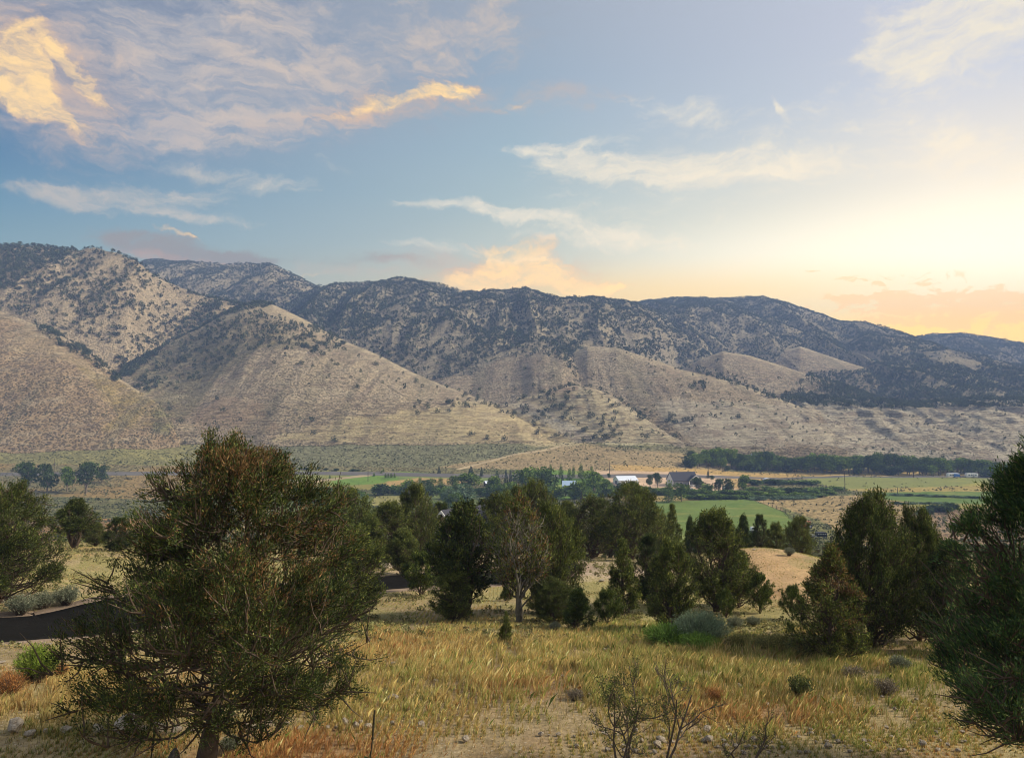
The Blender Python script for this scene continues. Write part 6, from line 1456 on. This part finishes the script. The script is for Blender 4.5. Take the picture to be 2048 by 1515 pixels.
# bare twiggy mountain shrubs in front
def twiggy(seed, H, lean, leaf_at=None, nleaf=0, nb=3):
    rg = np.random.default_rng(seed); lines, rads, tips = [], [], []
    def grow(p, d, L, r, lvl):
        pts = [p]; q = p.copy(); dd = d.copy(); n = 6
        for i in range(n - 1): dd = nrm(dd + rg.normal(size=3) * .16 + [0, 0, .05]); q = q + dd * L / (n - 1); pts.append(q)
        lines.append(np.array(pts)); rads.append(r * np.linspace(1, .45, n))
        if lvl < 3:
            for _ in range((nb, 5, 6)[lvl] if lvl else nb):
                t = rg.uniform(.35, 1.0); i = int(t * (n - 1)); grow(pts[i], nrm(dd * .8 + rg.normal(size=3) * .55 + [0, 0, .25]), L * rg.uniform(.38, .62), r * .5, lvl + 1)
        else: tips.append(q)
        if lvl >= 2: tips.append(pts[3])
    for _ in range(2):
        grow(np.array([rg.normal() * .05, rg.normal() * .05, -.1]), nrm(np.array([lean + rg.normal() * .18, rg.normal() * .15, 1.0])), H * .85, .022, 0)
    V, Fq = tubes(np.array(lines), np.array(rads), 5); tips = np.array(tips); n = len(tips) * 7
    c = np.repeat(tips, 7, 0) + rg.normal(size=(n, 3)) * .025
    if leaf_at is not None: c = c[rg.uniform(size=n) < leaf_at]
    LV, LF = leaves(c, nrm(rg.normal(size=c.shape) + [0, 0, .4]), .032 * rg.uniform(.6, 1.3, len(c)), .010 * np.ones(len(c)), rg)
    return (V, Fq), (LV, LF, pick(rg, len(c), [(96, 104, 56), (118, 122, 68), (78, 84, 48)], (3, 3, 2)))
TW = flat_mat('grey_brown_twig', (104, 92, 80), .9, .1, .25, 20)
for i, (px, by, top, lean, lf, lab) in enumerate(((1268, 1560, 1385, -.45, .16, 'leaning bare twiggy shrub, left of the three at the bottom of the slope'), (1232, 1545, 1330, -.05, .85, 'twiggy shrub carrying small green leaf clusters at its top'), (1338, 1545, 1335, .02, .12, 'straight dark leafless shrub, tallest twig stem in the foreground'), (1488, 1540, 1425, .05, .1, 'low fan of bare twigs right of the straight leafless shrub'), (1005, 1285, 1250, .1, .1, 'small dead twig bush in the straw grass near mid slope'))):
    X, Y = at_px(px, by, 12.4 if by > 1400 else None); zg = gz(X, Y); H = float(ray(px, top)[1]) * Y - zg
    w, l = twiggy(950 + i, H, lean, lf); r = empty('twiggy_shrub', (X, Y, zg), lab, 'bush'); link('stems', new_mesh('twiggy_stems', *w, mat=TW, smooth=True), r); link('foliage', fol_mesh('twiggy_leaf', *l), r)
# mullein stalks
MUL = flat_mat('mullein', (64, 60, 44), .95, .05, .3, 30)
for i, (px, by, top, lab) in enumerate(((738, 1530, 1418, 'dark dried mullein spike right of the biggest juniper'), (297, 1535, 1455, 'short dark dried mullein spike left of the boulder'))):
    X, Y = at_px(px, by, 12.4); zg = gz(X, Y); H = float(ray(px, top)[1]) * Y - zg; r = empty('mullein', (X, Y, zg), lab, 'plant')
    b = MB(); n = 16; b.tube([(.05 * (t / n), 0, H * .5 * t / n) for t in range(n + 1)], [.011] * (n + 1), 7); b.build('stalk', MUL, r, smooth=True)
    b = MB(); rgm = random.Random(i); b.tube([(.05 + .03 * t / n, 0, H * (.5 + .5 * t / n) - .01) for t in range(n + 1)], [.012 + (.011 if t % 2 else .004) * rgm.uniform(.6, 1.3) * (1 - t / n * .6) for t in range(n + 1)], 8); b.build('seed_head', MUL, r, smooth=True)
    w, l = shrub_res(970 + i, .3, .12, 16, 3, .12, .03, [(108, 118, 72), (90, 100, 62)], (1, 1), tipsonly=.1); link('leaves', fol_mesh('mullein_leaf', *l), r)

# ------------------------------------------------------------------ stones
def rock_mesh(name, seed, mat, sub=3, flat=.6):
    import bmesh
    bm = bmesh.new(); bmesh.ops.create_icosphere(bm, subdivisions=sub, radius=1.0); rg = np.random.default_rng(seed)
    P = np.array([v.co for v in bm.verts]); cuts = nrm(rg.normal(size=(11, 3))); off = rg.uniform(.55, .85, 11)
    for c, o in zip(cuts, off):
        d = P @ c; P = P - np.maximum(d - o, 0)[:, None] * c * .92
    P *= (1 + .06 * fbm(P[:, 0] * 2 + seed, P[:, 1] * 2 + P[:, 2] * 3, 3, seed))[:, None]; P[:, 2] *= flat
    for v, p in zip(bm.verts, P): v.co = p
    me = bpy.data.meshes.new(name); bm.to_mesh(me); bm.free(); me.materials.append(mat); return me
m, nt, b = material('pale_stone', .92, .1); tc = nd(nt, 'ShaderNodeTexCoord'); n_ = noise(nt, tc.outputs['Object'], 2.5, 8, .7)
lk(nt, ramp(nt, n_, [(.3, tuple(lin((128, 114, 96)))), (.5, tuple(lin((176, 162, 142)))), (.7, tuple(lin((204, 192, 174))))]), b.inputs['Base Color'])
bp = nd(nt, 'ShaderNodeBump'); bp.inputs['Distance'].default_value = .08; lk(nt, n_, bp.inputs['Height']); lk(nt, bp.outputs[0], b.inputs['Normal']); STONE = m
m, nt, b = material('dark_stone', .92, .1); tc = nd(nt, 'ShaderNodeTexCoord'); n_ = noise(nt, tc.outputs['Object'], 3, 8, .7)
lk(nt, ramp(nt, n_, [(.3, tuple(lin((70, 66, 58)))), (.55, tuple(lin((108, 102, 90)))), (.7, tuple(lin((150, 144, 126))))]), b.inputs['Base Color'])
bp = nd(nt, 'ShaderNodeBump'); bp.inputs['Distance'].default_value = .08; lk(nt, n_, bp.inputs['Height']); lk(nt, bp.outputs[0], b.inputs['Normal']); DSTONE = m
RM = [rock_mesh('stone', 60 + i, STONE, 3, (.5, .65, .45, .75)[i % 4]) for i in range(6)]
def rock(px, by, w, label, mesh=None, D=None, group=None, hz=1.0, name='stone', sink=.25):
    X, Y = at_px(px, by, D); r = w / F * Y / 2; o = link(name, mesh or RM[rg.randrange(6)], None, (X, Y, gz(X, Y) + r * hz * sink)); o.scale = (r, r * .85, r * hz); o.rotation_euler = (0, 0, rg.uniform(0, 6.28))
    return tag(o, label, 'rock', group)
o = rock(346, 1540, 48, 'upright dark mossy boulder at the foot of the biggest juniper', rock_mesh('boulder', 90, DSTONE, 4, 1.25), 12.2, hz=1.35, name='boulder', sink=.6)
rock(905, 1292, 20, 'pale round boulder lying in the straw grass left of centre', hz=1.3, name='boulder')
rock(775, 1137, 26, 'flat white rock on top of the gravel bank', name='boulder', hz=1.0)
rock(1852, 1524, 50, 'pale boulder cut by the bottom edge at the right', D=12.4, name='boulder', hz=.9); rock(4, 1325, 20, 'grey rounded stone at the left edge below the drive', hz=.7)
rock(1205, 1163, 16, 'white rock on the edge of the dirt pad', hz=.8); rock(1508, 1100, 9, 'white stone on the crest of the dirt mound')
LG = 'pale flat stone in the line of stones behind the foot of the biggest juniper'
for (px, by, w) in ((30,1476,26),(60,1480,18),(96,1474,14),(132,1478,20),(195,1473,20),(206,1468,12),(232,1476,16),(262,1478,50),(285,1472,16),(318,1474,22),(352,1472,20),(385,1477,18),(428,1473,14),(440,1468,12),(490,1466,14),(505,1463,16),(540,1462,12),(575,1461,10),(600,1463,14),(655,1461,12),(672,1459,9),(690,1457,12),(712,1460,14),(722,1456,9),(735,1461,16),(760,1455,10),(785,1453,9),(788,1408,20),(842,1462,14),(930,1492,16)):
    rock(px, by, w * 1.3, LG, D=None if by < 1500 else 12.4, group='line of pale stones', hz=rg.uniform(.9, 1.4), sink=.8)
LP_ = 'whitish pebble strewn on the bare soil along the bottom right of the slope'
for i in range(150):
    px = 1080 + 860 * rg.random(); by = 1462 + 50 * rg.random() ** .8
    rock(px, by, rg.uniform(5.0, 14) * (1.7 if rg.random() < .1 else 1), LP_, group='pebbles on the bare soil', hz=rg.uniform(.8, 1.3), sink=.7)
LR = 'small stone on the gravelly verge of the asphalt drive'
for i in range(40):
    px = rg.uniform(0, 420); by = 1292 - .07 * px + rg.uniform(-4, 6)
    rock(px, by, rg.uniform(3, 8), LR, group='stones along the drive', sink=.4)
LM = 'scattered stone half hidden in the grass of the near slope'
for i in range(60):
    px = rg.uniform(750, 1900); by = rg.uniform(1270, 1450)
    rock(px, by, rg.uniform(5, 12), LM, group='stones scattered in the grass', hz=1.2, sink=.9)
print('all done', time.time() - T0)
